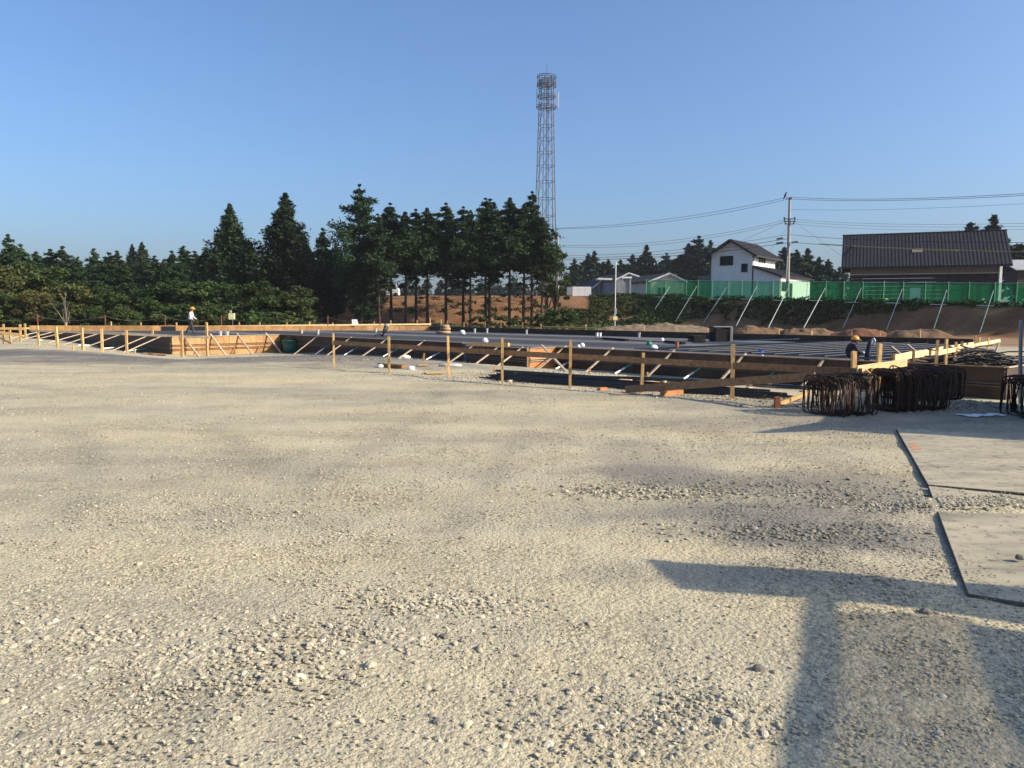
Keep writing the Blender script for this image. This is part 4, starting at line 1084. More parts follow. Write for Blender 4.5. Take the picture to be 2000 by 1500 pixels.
Ed = [(0, 1), (1, 2), (2, 3), (3, 4), (4, 5), (5, 6), (0, 7), (7, 8), (8, 9), (9, 10), (0, 11), (11, 12), (12, 13), (13, 14), (3, 15), (15, 16), (16, 17), (17, 18), (3, 19), (19, 20), (20, 21), (21, 22), (5, 23)]
Rd = [.135, .135, .15, .11, .065, .095, .095, .10, .085, .06, .05, .10, .08, .06, .045, .072, .058, .045, .045, .072, .058, .045, .045, .03]
def reg(c):
    z = c.z / S; x = c.x / S
    if z > 1.47: return 0
    if z < .95 and not (x > .2 and z > .84): return 2
    if z < .99 and x > .2: return 0
    return 1
b_ = person_body('body', [Vector(v) * S for v in Vv], Ed, [r * S for r in Rd], ([SKIN, SHIRT, PANTS], reg), t)
helmet(t, p + Vector((.135, 0, 1.64)) * S, S * 1.05)
MB().lathe(p + Vector((-.02, 0, .93)) * S, [(.17 * S, 0), (.17 * S, .06)], 12).build('tool_belt', BLACKP, t)
MB().box(p + Vector((.02, -.2, .84)) * S, .12, .07, .22).build('tool_pouch', BLACKP, t)
for k, px in enumerate((430, 443)):
    q = P(px, 656, ZS); o = MB().lathe(q, [(.11, 0), (.14, .26), (.15, .27), (.13, .27), (.1, .05)], 14).build('pail', GALV)
    tag(o, ('left' if k == 0 else 'right') + ' one of two small grey pails at the walking worker\'s feet', 'pail', 'grey pails by the worker')
# crouching worker on the right
q0_, _ = on_line(J1, EE, 1668)
p = Vector((q0_.x, q0_.y, ZS)) + perp * .75 
p = Q(1664, 690, p.y); p.z = ZS
t = thing('person', 'crouching worker in a dark jacket and orange helmet behind the formwork wall', 'person', p)
zt = Q(1672, 657, p.y).z - ZS; S = zt / .92
Vv = [(-.10, 0, .16), (-.12, 0, .32), (-.08, 0, .48), (0.0, 0, .60), (.05, 0, .66), (.10, 0, .74), (.105, 0, .82),
      (-.05, -.12, .17), (.26, -.15, .34), (.10, -.14, .06), (.24, -.14, .03),
      (-.05, .12, .17), (.26, .15, .34), (.10, .14, .06), (.24, .14, .03),
      (.0, -.20, .57), (.10, -.25, .36), (.34, -.18, .30), (.42, -.14, .31),
      (.0, .20, .57), (.12, .25, .36), (.36, .14, .30), (.44, .08, .31), (.20, 0, .735)]
Ed = [(0, 1), (1, 2), (2, 3), (3, 4), (4, 5), (5, 6), (0, 7), (7, 8), (8, 9), (9, 10), (0, 11), (11, 12), (12, 13), (13, 14), (3, 15), (15, 16), (16, 17), (17, 18), (3, 19), (19, 20), (20, 21), (21, 22), (5, 23)]
Rd = [.14, .15, .165, .13, .07, .098, .098, .10, .08, .06, .05, .10, .08, .06, .05, .085, .065, .052, .055, .085, .065, .052, .055, .03]
def reg2(c):
    z = c.z / S; x = c.x / S
    if z > .655: return 0
    if x > .335 and z > .22: return 3
    if z < .3: return 2
    return 1
person_body('body', [Vector(v) * S for v in Vv], Ed, [r * S for r in Rd], ([SKIN, JACKET, PANTS, GLOVE], reg2), t)
helmet(t, p + Vector((.10, 0, .785)) * S, S * 1.05)
MB().lathe(p + Vector((.085, 0, .685)) * S, [(.085 * S, -.06), (.118 * S, 0), (.115 * S, .08), (.1 * S, .1)], 12).build('neck_cloth', JACKET, t)
q = p + Vector((.56, -.06, .0)) * S
t2 = thing('hose', 'fat dark blue hose standing upright in front of the crouching worker', 'hose', q)
NAVYP = mat('navy_plastic', (0.02, 0.028, 0.06), 0.5, 0.2, 6)
MB().tube([q, q + Vector((.01, 0, .2)), q + Vector((.05, 0, .42)), q + Vector((.10, 0, .58))], [.07, .07, .065, .06], 12).build('tube', NAVYP, t2, True)
MB().tube([q + Vector((.10, 0, .56)), q + Vector((.16, 0, .62)), q + Vector((.2, 0, .55)), q + Vector((.17, 0, .42))], .022, 6).build('hook', GALV, t2)

# ------------------------------------------------------------------ green net fence with raking struts
gl = [(1262, 578, 547), (1300, 580, 547.5), (1340, 581, 548), (1363, 582, 548), (1391, 583, 548.5), (1423, 584, 548.5), (1449, 585, 549), (1478, 585.5, 549), (1510, 587, 549.5), (1541, 588, 550), (1576, 589, 550), (1613, 590, 550.5), (1648, 591, 551), (1685, 592, 551), (1726, 593, 551), (1764, 594, 551.5), (1807, 595.5, 552), (1852, 597, 552), (1893, 598, 552.5), (1943, 599.5, 553), (1986, 600.5, 553), (2030, 602, 553.5), (2080, 604, 554)]
fa_, fb_ = Vector((39.5, 60, 0)), Vector((16.6, 95, 0))
nt_ = thing('green_net_fence', 'green netting fence on pipe posts along the crest of the bank', 'net fence', (28, 77.5, 3.2))
fp = []
for px, yb, yt in gl:
    q_, _ = on_line(fb_, fa_, px); k = px
    d = ray(px, 570); kk = d.x / d.y; tt = (kk * fb_.y - fb_.x) / ((fa_.x - fb_.x) - kk * (fa_.y - fb_.y)); q_ = fb_.lerp(fa_, tt)
    zg, ztp = Q(px, yb, q_.y).z, Q(px, yt, q_.y).z
    fp.append((q_, zg, ztp))
    MB().tube([(q_.x, q_.y, min(zg, gz(q_.x, q_.y)) - .3), (q_.x, q_.y, ztp + .08)], .03, 6).build('post', GALV, nt_)
nrm = Vector((-.84, -.55, 0))
for (a, za0, za1), (b, zb0, zb1) in zip(fp[:-1], fp[1:]):
    off = nrm * .05
    me = bpy.data.meshes.new('net_panel'); nsx = 6; vs = []; fs = []
    for i in range(nsx + 1):
        f = i / nsx; c = a.lerp(b, f) + off + nrm * (random.uniform(-.05, .08) + .14 * math.sin(math.pi * f) * (1 if len(vs) % 3 else .6))
        for j in range(4):
            g = j / 3; vs.append((c.x, c.y, (za0 + (zb0 - za0) * f) * (1 - g) + (za1 + (zb1 - za1) * f - .04 * math.sin(math.pi * f)) * g))
    for i in range(nsx):
        for j in range(3): fs.append((i * 4 + j, (i + 1) * 4 + j, (i + 1) * 4 + j + 1, i * 4 + j + 1))
    MB().add(vs, fs).build('net_panel', NET, nt_)
    MB().tube([(a.x, a.y, za1), (b.x, b.y, zb1)], .025, 5).build('top_rail', GALV, nt_)
    MB().tube([(a.x, a.y, za0 + .08), (b.x, b.y, zb0 + .08)], .025, 5).build('bottom_rail', GALV, nt_)
for (ax_, ay_), (bx_, by_) in (((1308, 560), (1268, 621)), ((1361, 559), (1318, 630)), ((1420, 560), (1373, 632)), ((1478, 560), (1438, 636)), ((1540, 562), (1501, 639)), ((1612, 562), (1570, 640)), ((1682, 563), (1644, 646)), ((1762, 564), (1730, 648)), ((1849, 566), (1820, 653)), ((1940, 568), (1912, 655))):
    d = ray(ax_, 570); kk = d.x / d.y; tt = (kk * fb_.y - fb_.x) / ((fa_.x - fb_.x) - kk * (fa_.y - fb_.y)); q_ = fb_.lerp(fa_, tt)
    top = Q(ax_, ay_, q_.y - .15); foot = G(bx_, by_, 25)
    if foot.y > top.y - 2: foot = Q(bx_, by_, top.y - 7)
    MB().tube([foot, top], .038, 6).build('strut', STRUT, nt_)
    mid = foot.lerp(top, .66)
    MB().tube([mid + Vector((-.8, .3, .02)), mid + Vector((.35, -.1, -.02))], .03, 5).build('tie_bar', GALV, nt_)

# ------------------------------------------------------------------ buildings
def quadpart(name, m, t, quad, off):
    return MB().slab3(quad, off).build(name, m, t)
class Loc:                                   # local frame: u to the right-back, v to the left-back, from a front corner
    def __init__(s, o, ang): s.o = Vector(o); s.u = Vector((math.cos(ang), math.sin(ang), 0)); s.v = Vector((-math.sin(ang), math.cos(ang), 0))
    def __call__(s, u, v, z): return s.o + s.u * u + s.v * v + Vector((0, 0, z))
def window(t, L, axis, pos, a, z, w, h, fm=TRIM, mull=1):
    # axis 'v': in the gable wall (u = pos), axis 'u': in the side wall (v = pos)
    def pt(k, zz, o): return L(pos + o, a + k, zz) if axis == 'v' else L(a + k, pos + o, zz)
    o1 = -.03
    def quad(k0, k1, z0, z1, o): return [pt(k0, z0, o), pt(k1, z0, o), pt(k1, z1, o), pt(k0, z1, o)]
    nrm_ = (L.u if axis == 'v' else L.v) * -.05
    m = MB()
    for q in (quad(0, w, z - .07, z, o1), quad(0, w, z + h, z + h + .07, o1), quad(-.07, 0, z - .07, z + h + .07, o1), quad(w, w + .07, z - .07, z + h + .07, o1)): m.slab3(q, nrm_)
    for i in range(mull): k = w * (i + 1) / (mull + 1); m.slab3(quad(k - .035, k + .035, z, z + h, o1), nrm_)
    f = m.build('window', fm, t)
    for i in range(mull + 1):
        k0, k1 = w * i / (mull + 1), w * (i + 1) / (mull + 1)
        MB().slab3(quad(k0 + .01, k1 - .01, z, z + h, -.012), nrm_ * .3).build('pane', GLASS, f)
def roofplane(t, p0, p1, p2, p3, th=.14, m=ROOFG, seams=0, name='roof'):
    # p0-p1 eave, p3-p2 ridge
    n = (Vector(p1) - Vector(p0)).cross(Vector(p3) - Vector(p0)).normalized()
    if n.z < 0: n = -n
    r = quadpart(name, m, t, [p0, p1, p2, p3], n * th)
    for i in range(seams):
        f = (i + .5) / seams; a = Vector(p0).lerp(Vector(p1), f) + n * (th + .015); b = Vector(p3).lerp(Vector(p2), f) + n * (th + .015)
        MB().beam(a, b, .04, .05, up=n).build('seam', m, r)
    return r
def house():
    d0 = 101.0; c = Q(1467, 585, d0); zb = gz(c.x, c.y) - .2
    L = Loc((c.x, c.y, 0), math.atan2(.8, .6)); t = thing('house', 'white two storey house with a dark gabled roof behind the green net', 'house', (c.x, c.y, zb))
    W, D = 5.6, 8.8
    ze = Q(1467, 494, d0).z; zr = Q(1424, 469.5, d0 + 1.6).z
    MB().add([L(0, 0, zb), L(0, W, zb), L(0, W, ze), L(0, W / 2, zr - .15), L(0, 0, ze), L(.15, 0, zb), L(.15, W, zb), L(.15, W, ze), L(.15, W / 2, zr - .15), L(.15, 0, ze)],
             [(0, 1, 2, 3, 4), (9, 8, 7, 6, 5), (0, 5, 6, 1), (1, 6, 7, 2), (2, 7, 8, 3), (3, 8, 9, 4), (4, 9, 5, 0)]).build('gable_wall', SIDING, t)
    quadpart('side_wall', SIDING, t, [L(.15, 0, zb), L(D, 0, zb), L(D, 0, ze), L(.15, 0, ze)], L.v * .15)
    quadpart('back_wall', SIDING, t, [L(D, .15, zb), L(D, W, zb), L(D, W, ze), L(D, .15, ze)], L.u * -.15)
    quadpart('far_wall', SIDING, t, [L(.15, W, zb), L(D, W, zb), L(D, W, ze), L(.15, W, ze)], L.v * -.15)
    sl_ = (zr - ze) / (W / 2); ov = .75
    roofplane(t, L(-ov, -ov, ze - ov * sl_), L(D + ov, -ov, ze - ov * sl_), L(D + ov, W / 2, zr), L(-ov, W / 2, zr), .16, ROOFG, 14)
    roofplane(t, L(-ov, W + ov, ze - ov * sl_), L(D + ov, W + ov, ze - ov * sl_), L(D + ov, W / 2 + .01, zr), L(-ov, W / 2 + .01, zr), .16, ROOFG)
    for s in (0, 1):
        a = L(-ov - .03, -ov if s == 0 else W + ov, ze - ov * sl_); b = L(-ov - .03, W / 2, zr); MB().beam(a, b, .06, .28).build('bargeboard', TRIM, t)
    MB().beam(L(-ov, -ov - .06, ze - ov * sl_), L(D + ov, -ov - .06, ze - ov * sl_), .12, .14).build('gutter', TRIM, t)
    for yy, vv in ((0, -.05),): MB().tube([L(.1, -.08, zb), L(.1, -.08, ze - .4), L(.1, -.5, ze - .2)], .05, 6).build('downpipe', TRIM, t)
    MB().tube([L(-.08, W - .05, zb), L(-.08, W - .05, ze)], .05, 6).build('downpipe', TRIM, t)
    z = Q(1412, 517, d0 + 1.5).z
    window(t, L, 'v', 0, 2.6, z, 1.65, 1.1)
    window(t, L, 'v', 0, .65, Q(1455, 530, d0).z, .7, .95, mull=0)
    window(t, L, 'u', 0, 2.2, Q(1485, 513, d0 + 2).z, 2.6, .95, SIDING, 2)
    # single storey wing in front of the lit side
    ww, z1, z0 = 3.6, Q(1467, 520.5, d0).z, Q(1523, 540, 98.5).z
    dd = 13.5
    roofplane(t, L(-.35, -ww - .4, z0), L(dd, -ww - .4, z0), L(dd, -.16, z1), L(-.35, -.16, z1), .14, ROOFG, 12, 'wing_roof')
    MB().beam(L(-.38, -ww - .4, z0), L(-.38, -.16, z1), .06, .26).build('bargeboard', TRIM, t)
    quadpart('wing_wall', SIDING, t, [L(.15, -ww, zb), L(dd - .6, -ww, zb), L(dd - .6, -ww, z0 + .05), L(.15, -ww, z0 + .05)], L.v * .14)
    MB().add([L(0, -ww, zb), L(0, -.2, zb), L(0, -.2, z1 - .1), L(0, -ww, z0), L(.15, -ww, zb), L(.15, -.2, zb), L(.15, -.2, z1 - .1), L(.15, -ww, z0)],
             [(0, 1, 2, 3), (7, 6, 5, 4), (0, 4, 5, 1), (1, 5, 6, 2), (2, 6, 7, 3), (3, 7, 4, 0)]).build('wing_gable', SIDING, t)
    window(t, L, 'u', -ww, .8, zb + 1.35, 1.5, 1.0, TRIM, 1)
    window(t, L, 'u', -ww, 3.4, zb + .4, 1.5, 1.9, TRIM, 1)
    MB().tube([L(.1, -ww - .08, zb), L(.1, -ww - .08, z0)], .05, 6).build('downpipe', TRIM, t)
    # wing at the back left
    quadpart('rear_annex', TAUPE, t, [L(2, W + .02, zb), L(2, W + 2.6, zb), L(2, W + 2.6, ze - 2.6), L(2, W + .02, ze - 2.6)], L.u * 3)
house()
def dark_house():
    d2, d1 = 78.0, 84.2
    e1, e2 = Q(1643, 524, d1), Q(1978, 518.5, d2); ze = (e1.z + e2.z) / 2
    ang = math.atan2(e2.y - e1.y, e2.x - e1.x); Lg = (e2 - e1).length
    L = Loc((e1.x, e1.y, 0), ang); zb = gz((e1.x + e2.x) / 2, (e1.y + e2.y) / 2) - .6
    t = thing('house', 'long dark house with a big charcoal seamed roof at the right', 'house', ((e1.x + e2.x) / 2, (e1.y + e2.y) / 2, zb))
    zr = Q(1985, 452.5, d2 + 4.4).z; run = 4.6
    rf = roofplane(t, L(0, 0, ze), L(Lg, 0, ze), L(Lg, run, zr), L(0, run, zr), .15, ROOFG, 46)
    roofplane(t, L(0, 2 * run, ze), L(Lg, 2 * run, ze), L(Lg, run + .01, zr), L(0, run + .01, zr), .15, ROOFG)
    MB().beam(L(-.05, run, zr + .15), L(Lg + .05, run, zr + .15), .3, .12).build('ridge_cap', TRIM, rf)
    MB().beam(L(0, -.06, ze), L(Lg, -.06, ze), .12, .14).build('gutter', TRIM, t)
    zm = Q(1700, 534, d1).z - .15
    quadpart('upper_wall', TAUPE, t, [L(.9, .9, zm), L(Lg - .8, .9, zm), L(Lg - .8, .9, ze + .55), L(.9, .9, ze + .55)], L.v * .15)
    n = 14; x0, x1 = .9, Lg - .8
    nb = 9
    for i in range(nb):
        z0 = zb + (zm - zb) * i / nb; z1_ = zb + (zm - zb) * (i + 1) / nb - .03
        quadpart('wall_board', DKBRN, t, [L(x0, .86 + .012 * (i % 2), z0), L(x1, .86 + .012 * (i % 2), z0), L(x1, .86 + .012 * (i % 2), z1_), L(x0, .86 + .012 * (i % 2), z1_)], L.v * .15)
    quadpart('side_wall', TAUPE, t, [L(x1, 1.1, zb), L(x1, 2 * run - .9, zb), L(x1, 2 * run - .9, ze + .4), L(x1, run, zr - .3), L(x1, 1.1, ze + .4)], L.u * -.15)
    quadpart('side_wall', DKBRN, t, [L(x0, 1.1, zb), L(x0, 2 * run - .9, zb), L(x0, 2 * run - .9, ze + .4), L(x0, run, zr - .3), L(x0, 1.1, ze + .4)], L.u * .15)
    MB().beam(L(x0, .80, zm), L(x1, .80, zm), .1, .07).build('drip_rail', BEIGE, t)
    MB().beam(L(x1 - .1, .74, zb), L(x1 - .1, .74, ze), .26, .2, up=(0, 1, 0)).build('corner_post', SIDING, t)
    c = Q(1793, 490, 83); nrm_ = Vector((0, 0, 1))
    f = (zr - ze); pz = Q(1793, 490, 82.2)
    k = (Vector((pz.x, pz.y, 0)) - L.o).dot(L.u); s = .42
    MB().slab3([L(k - .5, run * s - .25, ze + f * (s - .055) + .2), L(k + .5, run * s - .25, ze + f * (s - .055) + .2), L(k + .5, run * s + .25, ze + f * (s + .055) + .2), L(k - .5, run * s + .25, ze + f * (s + .055) + .2)], (0, 0, .1)).build('roof_vent', TAUPE, rf)
    MB().slab3([L(k - 1.2, .84, ze - .55), L(k - .5, .84, ze - .55), L(k - .5, .84, ze - .4), L(k - 1.2, .84, ze - .4)], L.v * -.08).build('wall_vent', TAUPE, t)
    for i, (px, w) in enumerate(((1788, 1.0),)):
        pz = Q(px, 560, 82); kk = (Vector((pz.x, pz.y, 0)) - L.o).dot(L.u)
        MB().slab3([L(kk - .5, .8, zb), L(kk + .5, .8, zb), L(kk + .5, .8, zb + 2.3), L(kk - .5, .8, zb + 2.3)], L.v * -.05).build('door', SIDING, t)
dark_house()
def shed(label, cat, px0, pxp, px1, ybase, yeave, ypeak, d, dep, m, rm_=ROOFG, winpx=None, rak=True):
    a, b = Q(px0, yeave, d), Q(px1, yeave, d); zb = gz((a.x + b.x) / 2, d) - .3; ze = (a.z + b.z) / 2; zp = Q(pxp, ypeak, d).z
    px_ = Q(pxp, ypeak, d).x
    t = thing('shed', label, cat, ((a.x + b.x) / 2, d, zb))
    bk = Vector((-.25 * dep, dep, 0))
    quadpart('front_wall', m, t, [(a.x, d, zb), (b.x, d, zb), (b.x, d, ze), (px_, d, zp - .08), (a.x, d, ze)], (0, .15, 0))
    quadpart('side_wall', m, t, [Vector((b.x, d + .16, zb)), Vector((b.x, d, zb)) + bk, Vector((b.x, d, ze)) + bk, Vector((b.x, d + .16, ze))], (-.12, 0, 0))
    quadpart('side_wall', m, t, [Vector((a.x, d + .16, zb)), Vector((a.x, d, zb)) + bk, Vector((a.x, d, ze)) + bk, Vector((a.x, d + .16, ze))], (.12, 0, 0))
    o = Vector((0, -.3, 0)); ex = .35
    for x_, s in ((a.x - ex, 1), (b.x + ex, -1)):
        dz = (zp - ze) / abs(px_ - (a.x if s > 0 else b.x)) * ex
        roofplane(t, Vector((x_, d, ze - dz)) + o, Vector((x_, d, ze - dz)) + bk, Vector((px_, d, zp)) + bk, Vector((px_, d, zp)) + o, .1, rm_, 6)
        if rak: MB().beam(Vector((x_, d - .32, ze - dz)), Vector((px_, d - .32, zp)), .05, .2).build('bargeboard', SIDING, t)
    if winpx:
        w0, w1 = Q(winpx[0], winpx[2], d), Q(winpx[1], winpx[3], d)
        f = MB().slab3([(w0.x, d - .05, w1.z), (w1.x, d - .05, w1.z), (w1.x, d - .05, w0.z), (w0.x, d - .05, w0.z)], (0, .04, 0)).build('window', SIDING, t)
        for k in range(2):
            x0 = w0.x + (w1.x - w0.x) * (k * .5) + .06; x1 = x0 + (w1.x - w0.x) * .5 - .12
            MB().slab3([(x0, d - .08, w1.z + .08), (x1, d - .08, w1.z + .08), (x1, d - .08, w0.z - .08), (x0, d - .08, w0.z - .08)], (0, .02, 0)).build('pane', GLASS, f)
    return t
shed('beige gabled shed partly behind the green net, left of the white house', 'shed', 1271, 1307, 1337, 582, 548.5, 534, 104, 9, BEIGE, ROOFG, (1283, 1302, 560, 577))
t = shed('low grey building with a dark roof left of the beige shed', 'shed', 1205, 1228, 1262, 580, 545, 533.5, 118, 12, GREYW)
t = shed('small taupe hut behind the white wall panels', 'hut', 1160, 1178, 1205, 580, 560, 546, 124, 8, TAUPE)
def slabthing(name, label, cat, px0, px1, y0, y1, d, m, n=1, th=.12, lift=0):
    a, b = Q(px0, y1, d), Q(px1, y0, d); t = thing(name, label, cat, ((a.x + b.x) / 2, d, a.z))
    for k in range(n):
        x0 = a.x + (b.x - a.x) * k / n + .01; x1 = a.x + (b.x - a.x) * (k + 1) / n - .01
        MB().slab3([(x0, d, a.z), (x1, d, a.z), (x1, d, b.z), (x0, d, b.z)], (0, th, 0)).build('panel', m, t)
    return t
wl = slabthing('site_hoarding', 'white panel hoarding on the crest of the brown bank', 'hoarding', 1118, 1155, 560, 578, 96, SIDING, 3)
slabthing('site_hoarding', 'grey panel hoarding beside the white one', 'hoarding', 1107, 1118, 561, 577, 97, GREYW, 1)
lt = slabthing('lattice_screen', 'grey lattice screen beside the low grey building', 'screen', 1216, 1232, 543, 578, 103, GREYW, 1, .05)
a, b = Q(1214, 542, 102.8), Q(1234, 542, 102.8); MB().beam(a, b, .3, .22).build('cap', SIDING, lt)
for px in (1216.5, 1231.5): MB().beam(Q(px, 579, 102.9), Q(px, 542, 102.9), .1, .1, up=(0, 1, 0)).build('frame_post', GALV, lt)
cp = thing('carport', 'small carport with a white edged flat roof near the hut', 'carport', Q(1180, 578, 110))
a, b = Q(1168, 546, 110), Q(1196, 547, 110); MB().slab3([a, b, b + Vector((0, 3, 0)), a + Vector((0, 3, 0))], (0, 0, .25)).build('roof', SIDING, cp)
for px in (1170, 1194): MB().beam(Q(px, 579, 110.2), Q(px, 547, 110.2), .12, .12, up=(0, 1, 0)).build('post', TRIM, cp)
# far house roof at the right edge
t = thing('house', 'distant roof at the right edge of the view behind the dark house', 'house', Q(1990, 550, 110)); a, b = Q(1984, 528, 110), Q(2060, 527, 110)
MB().slab3([a, b, b + Vector((0, 4, 1.6)), a + Vector((0, 4, 1.6))], (0, 0, .12)).build('roof', GREYW, t); MB().slab3([Q(1987, 560, 110.6), Q(2058, 560, 110.6), Q(2058, 528, 110.6), Q(1987, 528, 110.6)], (0, 3, 0)).build('wall', DKBRN, t)
# garden things behind the net
for i, (px, yb, h, m, lab) in enumerate(((1730, 590, .9, YELLOW, 'yellow garden object behind the net left of the pale door'), (1919, 594, 1.1, YELLOW, 'yellow garden object behind the net near the right end'))):
    q = Q(px, yb, 72 if px < 1800 else 68); lump('garden_ornament', lab, 'garden object', px, yb, .7, .6, h, m, z=None, seed=40 + i) if False else tag(MB().lathe(q - Vector((0, 0, .2)), [(.16, 0), (.24, .2), (.20, .45), (.09, h * .6)], 10).build('planter', m), lab, 'planter')
# white vehicle on the bank crest
def van():
    q = Q(763, 580, 101); z = gz(q.x, q.y); t = thing('parked_van', 'small white van on the bank crest half hidden by tree trunks', 'van', (q.x, q.y, z))
    x, y = q.x, q.y
    MB().add([(x - 1.5, y, z + .25), (x + 1.0, y, z + .25), (x + 1.0, y, z + .95), (x + .55, y, z + 1.65), (x - 1.5, y, z + 1.7), (x - 1.5, y + 1.5, z + .25), (x + 1.0, y + 1.5, z + .25), (x + 1.0, y + 1.5, z + .95), (x + .55, y + 1.45, z + 1.65), (x - 1.5, y + 1.45, z + 1.7)],
             [(0, 1, 2, 3, 4), (9, 8, 7, 6, 5), (0, 5, 6, 1), (1, 6, 7, 2), (2, 7, 8, 3), (3, 8, 9, 4), (4, 9, 5, 0)]).build('body', CARW, t)
    MB().slab3([(x - .1, y - .012, z + 1.0), (x + .8, y - .012, z + 1.0), (x + .45, y - .012, z + 1.5), (x - .1, y - .012, z + 1.5)], (0, .01, 0)).build('side_window', GLASS, t)
    for dx in (-1.0, .65): MB().tube([(x + dx, y - .03, z + .28), (x + dx, y + .18, z + .28)], .28, 14).build('wheel', RUBBER, t)
van()

# ------------------------------------------------------------------ lattice tower
def tower():
    d = 135; zb = 4.0; c = Q(1064, 580, d); ax = lambda py: Q(1063 + (440 - py) * .006, py, d)
    t = thing('lattice_tower', 'tall grey lattice radio tower rising behind the row of cedars', 'tower', (c.x, c.y, zb))
    z_ = lambda py: ax(py).z
    def rad(z): return np.interp(z, [z_(580), z_(440), z_(213), z_(150)], [2.15, 1.75, 1.28, 1.22])
    levels = [z_(y) for y in (580, 530, 485, 455, 422, 388, 355, 325, 298, 272, 246, 213)]
    def pt(i, z, k=1.0):
        a = R(60 * i + 12); r = rad(z) * k; return Vector((c.x + r * math.cos(a), c.y + r * math.sin(a), z))
    for i in range(6): MB().tube([pt(i, levels[0] - .5), pt(i, levels[-1]), pt(i, z_(150))], .085, 6).build('leg', TOWER, t)
    for z in levels[1:]:
        MB().tube([pt(i, z) for i in range(6)], .045, 4, True).build('ring', TOWER, t)
    for z0, z1 in zip(levels[:-1], levels[1:]):
        m = MB()
        for i in range(6): m.tube([pt(i, z0), pt(i + 1, z1)], .032, 4)
        m.build('bracing', TOWER, t)
    MB().tube([(c.x + .2, c.y, levels[0]), (c.x + .1, c.y, z_(152))], .06, 5).build('cable_run', TOWER, t)
    lm = MB(); 
    for s in (-.2, .2): lm.tube([(c.x + s - .3, c.y, levels[0]), (c.x + s - .2, c.y, z_(152))], .03, 4)
    lm.build('ladder', TOWER, t)
    cm = Vector((c.x, c.y, 0))
    for y, r in ((152, 1.62), (163, 1.56), (169, 1.62), (190, 1.5), (211, 1.7)):
        zz = z_(y); o = MB()
        for dz, rr in ((0, r), (.28, r * .98)): o.tube([(c.x + rr * math.cos(a), c.y + rr * math.sin(a), zz + dz) for a in np.linspace(0, 6.283, 20, endpoint=False)], .06, 4, True)
        for k in range(6):
            a = R(60 * k + 12); o.tube([(c.x, c.y, zz), (c.x + r * math.cos(a), c.y + r * math.sin(a), zz)], .045, 4)
        o.build('platform', TOWER, t)
    m = MB()
    for k in range(9):
        a = 2 * math.pi * k / 9; m.tube([(c.x + 1.58 * math.cos(a), c.y + 1.58 * math.sin(a), z_(169)), (c.x + 1.6 * math.cos(a), c.y + 1.6 * math.sin(a), z_(150))], .028, 4)
    m.build('guard_rail', TOWER, t)
    z0, z1 = z_(211), z_(152)
    m = MB()
    for f in range(4):
        za, zb_ = z0 + (z1 - z0) * f / 4, z0 + (z1 - z0) * (f + 1) / 4
        for i in range(6): m.tube([pt(i, za), pt(i + 1, zb_)], .035, 4)
    m.build('bracing', TOWER, t)
    for dx, y0, y1 in ((-1.62, 208, 175), (1.72, 208, 184), (1.98, 212, 180)):
        MB().tube([(c.x + dx, c.y - .3, z_(y0)), (c.x + dx, c.y - .3, z_(y1))], .075, 8).build('antenna', PVC, t)
    MB().tube([(c.x + .05, c.y, z_(152)), (c.x + .05, c.y, z_(140)), (c.x + .06, c.y, z_(122))], [.07, .06, .035], 6).build('lightning_rod', TOWER, t)
tower()

# ------------------------------------------------------------------ poles and wires
def upole():
    d = 98; b = Q(1537.5, 588, d); tp = Q(1542.6, 385, d); z = gz(b.x, b.y)
    t = thing('utility_pole', 'tall concrete utility pole with cross arms in front of the white house', 'utility pole', (b.x, b.y, z))
    MB().tube([(b.x, b.y, z - .3), (tp.x, tp.y, tp.z)], [.24, .15], 10).build('shaft', CONC, t)
    def arm(y, w, dy=0):
        q = Q(1541, y, d); m = MB().beam((q.x - w, q.y - .2, q.z), (q.x + w, q.y - .2, q.z + .02), .1, .1); return m.build('cross_arm', TRIM, t), q
    for y, w in ((389, .35), (428, .75), (433, .72), (438, .6)):
        a_, q = arm(y, w)
        for s in (-1, 1):
            MB().lathe((q.x + s * w * .85, q.y - .2, q.z), [(.07, 0), (.11, .06), (.08, .12), (.1, .2), (.04, .24)], 8).build('insulator', PVC if y < 400 else TRIM, a_)
    for px, y, w in ((1523, 466, .38), (1523, 474.5, .4), (1552, 473, .38)):
        q = Q(px, y, d - .3); MB().beam(q - Vector((w, 0, .06)), q + Vector((w, 0, .06)), .16, .2).build('splice_case', BLACKP, t)
    MB().tube([Q(1538, 500, d - .25), Q(1535, 548, d - .25)], .06, 6).build('riser_pipe', PVC, t)
    return t
upole()
q = Q(1089, 580, 112); z = gz(q.x, q.y); tp = Q(1089, 457, 112)
t = thing('utility_pole', 'dark utility pole among the branches at the right end of the cedars', 'utility pole', (q.x, q.y, z))
MB().tube([(q.x, q.y, z), (tp.x, tp.y, tp.z)], [.2, .14], 8).build('shaft', CONC, t); MB().beam(tp + Vector((-.5, 0, -.3)), tp + Vector((.5, 0, -.3)), .1, .12).build('cross_arm', TRIM, t)
def wire(label, pts, d0, d1, r=.022, m=WIRE, name='power_line'):
    pts = [Vector((p[0], p[1], 0)) for p in pts]
    if len(pts) == 2: a = [pts[0].lerp(pts[1], k / 8) for k in range(9)]
    else:
        p0, p1, p2 = pts; ctrl = p1 * 2 - (p0 + p2) / 2
        # keep the middle point on the curve
        a = [p0 * (1 - k) ** 2 + ctrl * 2 * k * (1 - k) + p2 * k * k for k in [i / 14 for i in range(15)]]
    n = len(a); P3 = [Q(p.x, p.y, d0 + (d1 - d0) * i / (n - 1)) for i, p in enumerate(a)]
    o = MB().tube(P3, r, 5).build(name, m); return tag(o, label, 'power line', 'wires on the utility pole')
wire('topmost wire running left from the pole top towards the tower', [(1085, 446), (1310, 427), (1538, 385)], 112, 98)
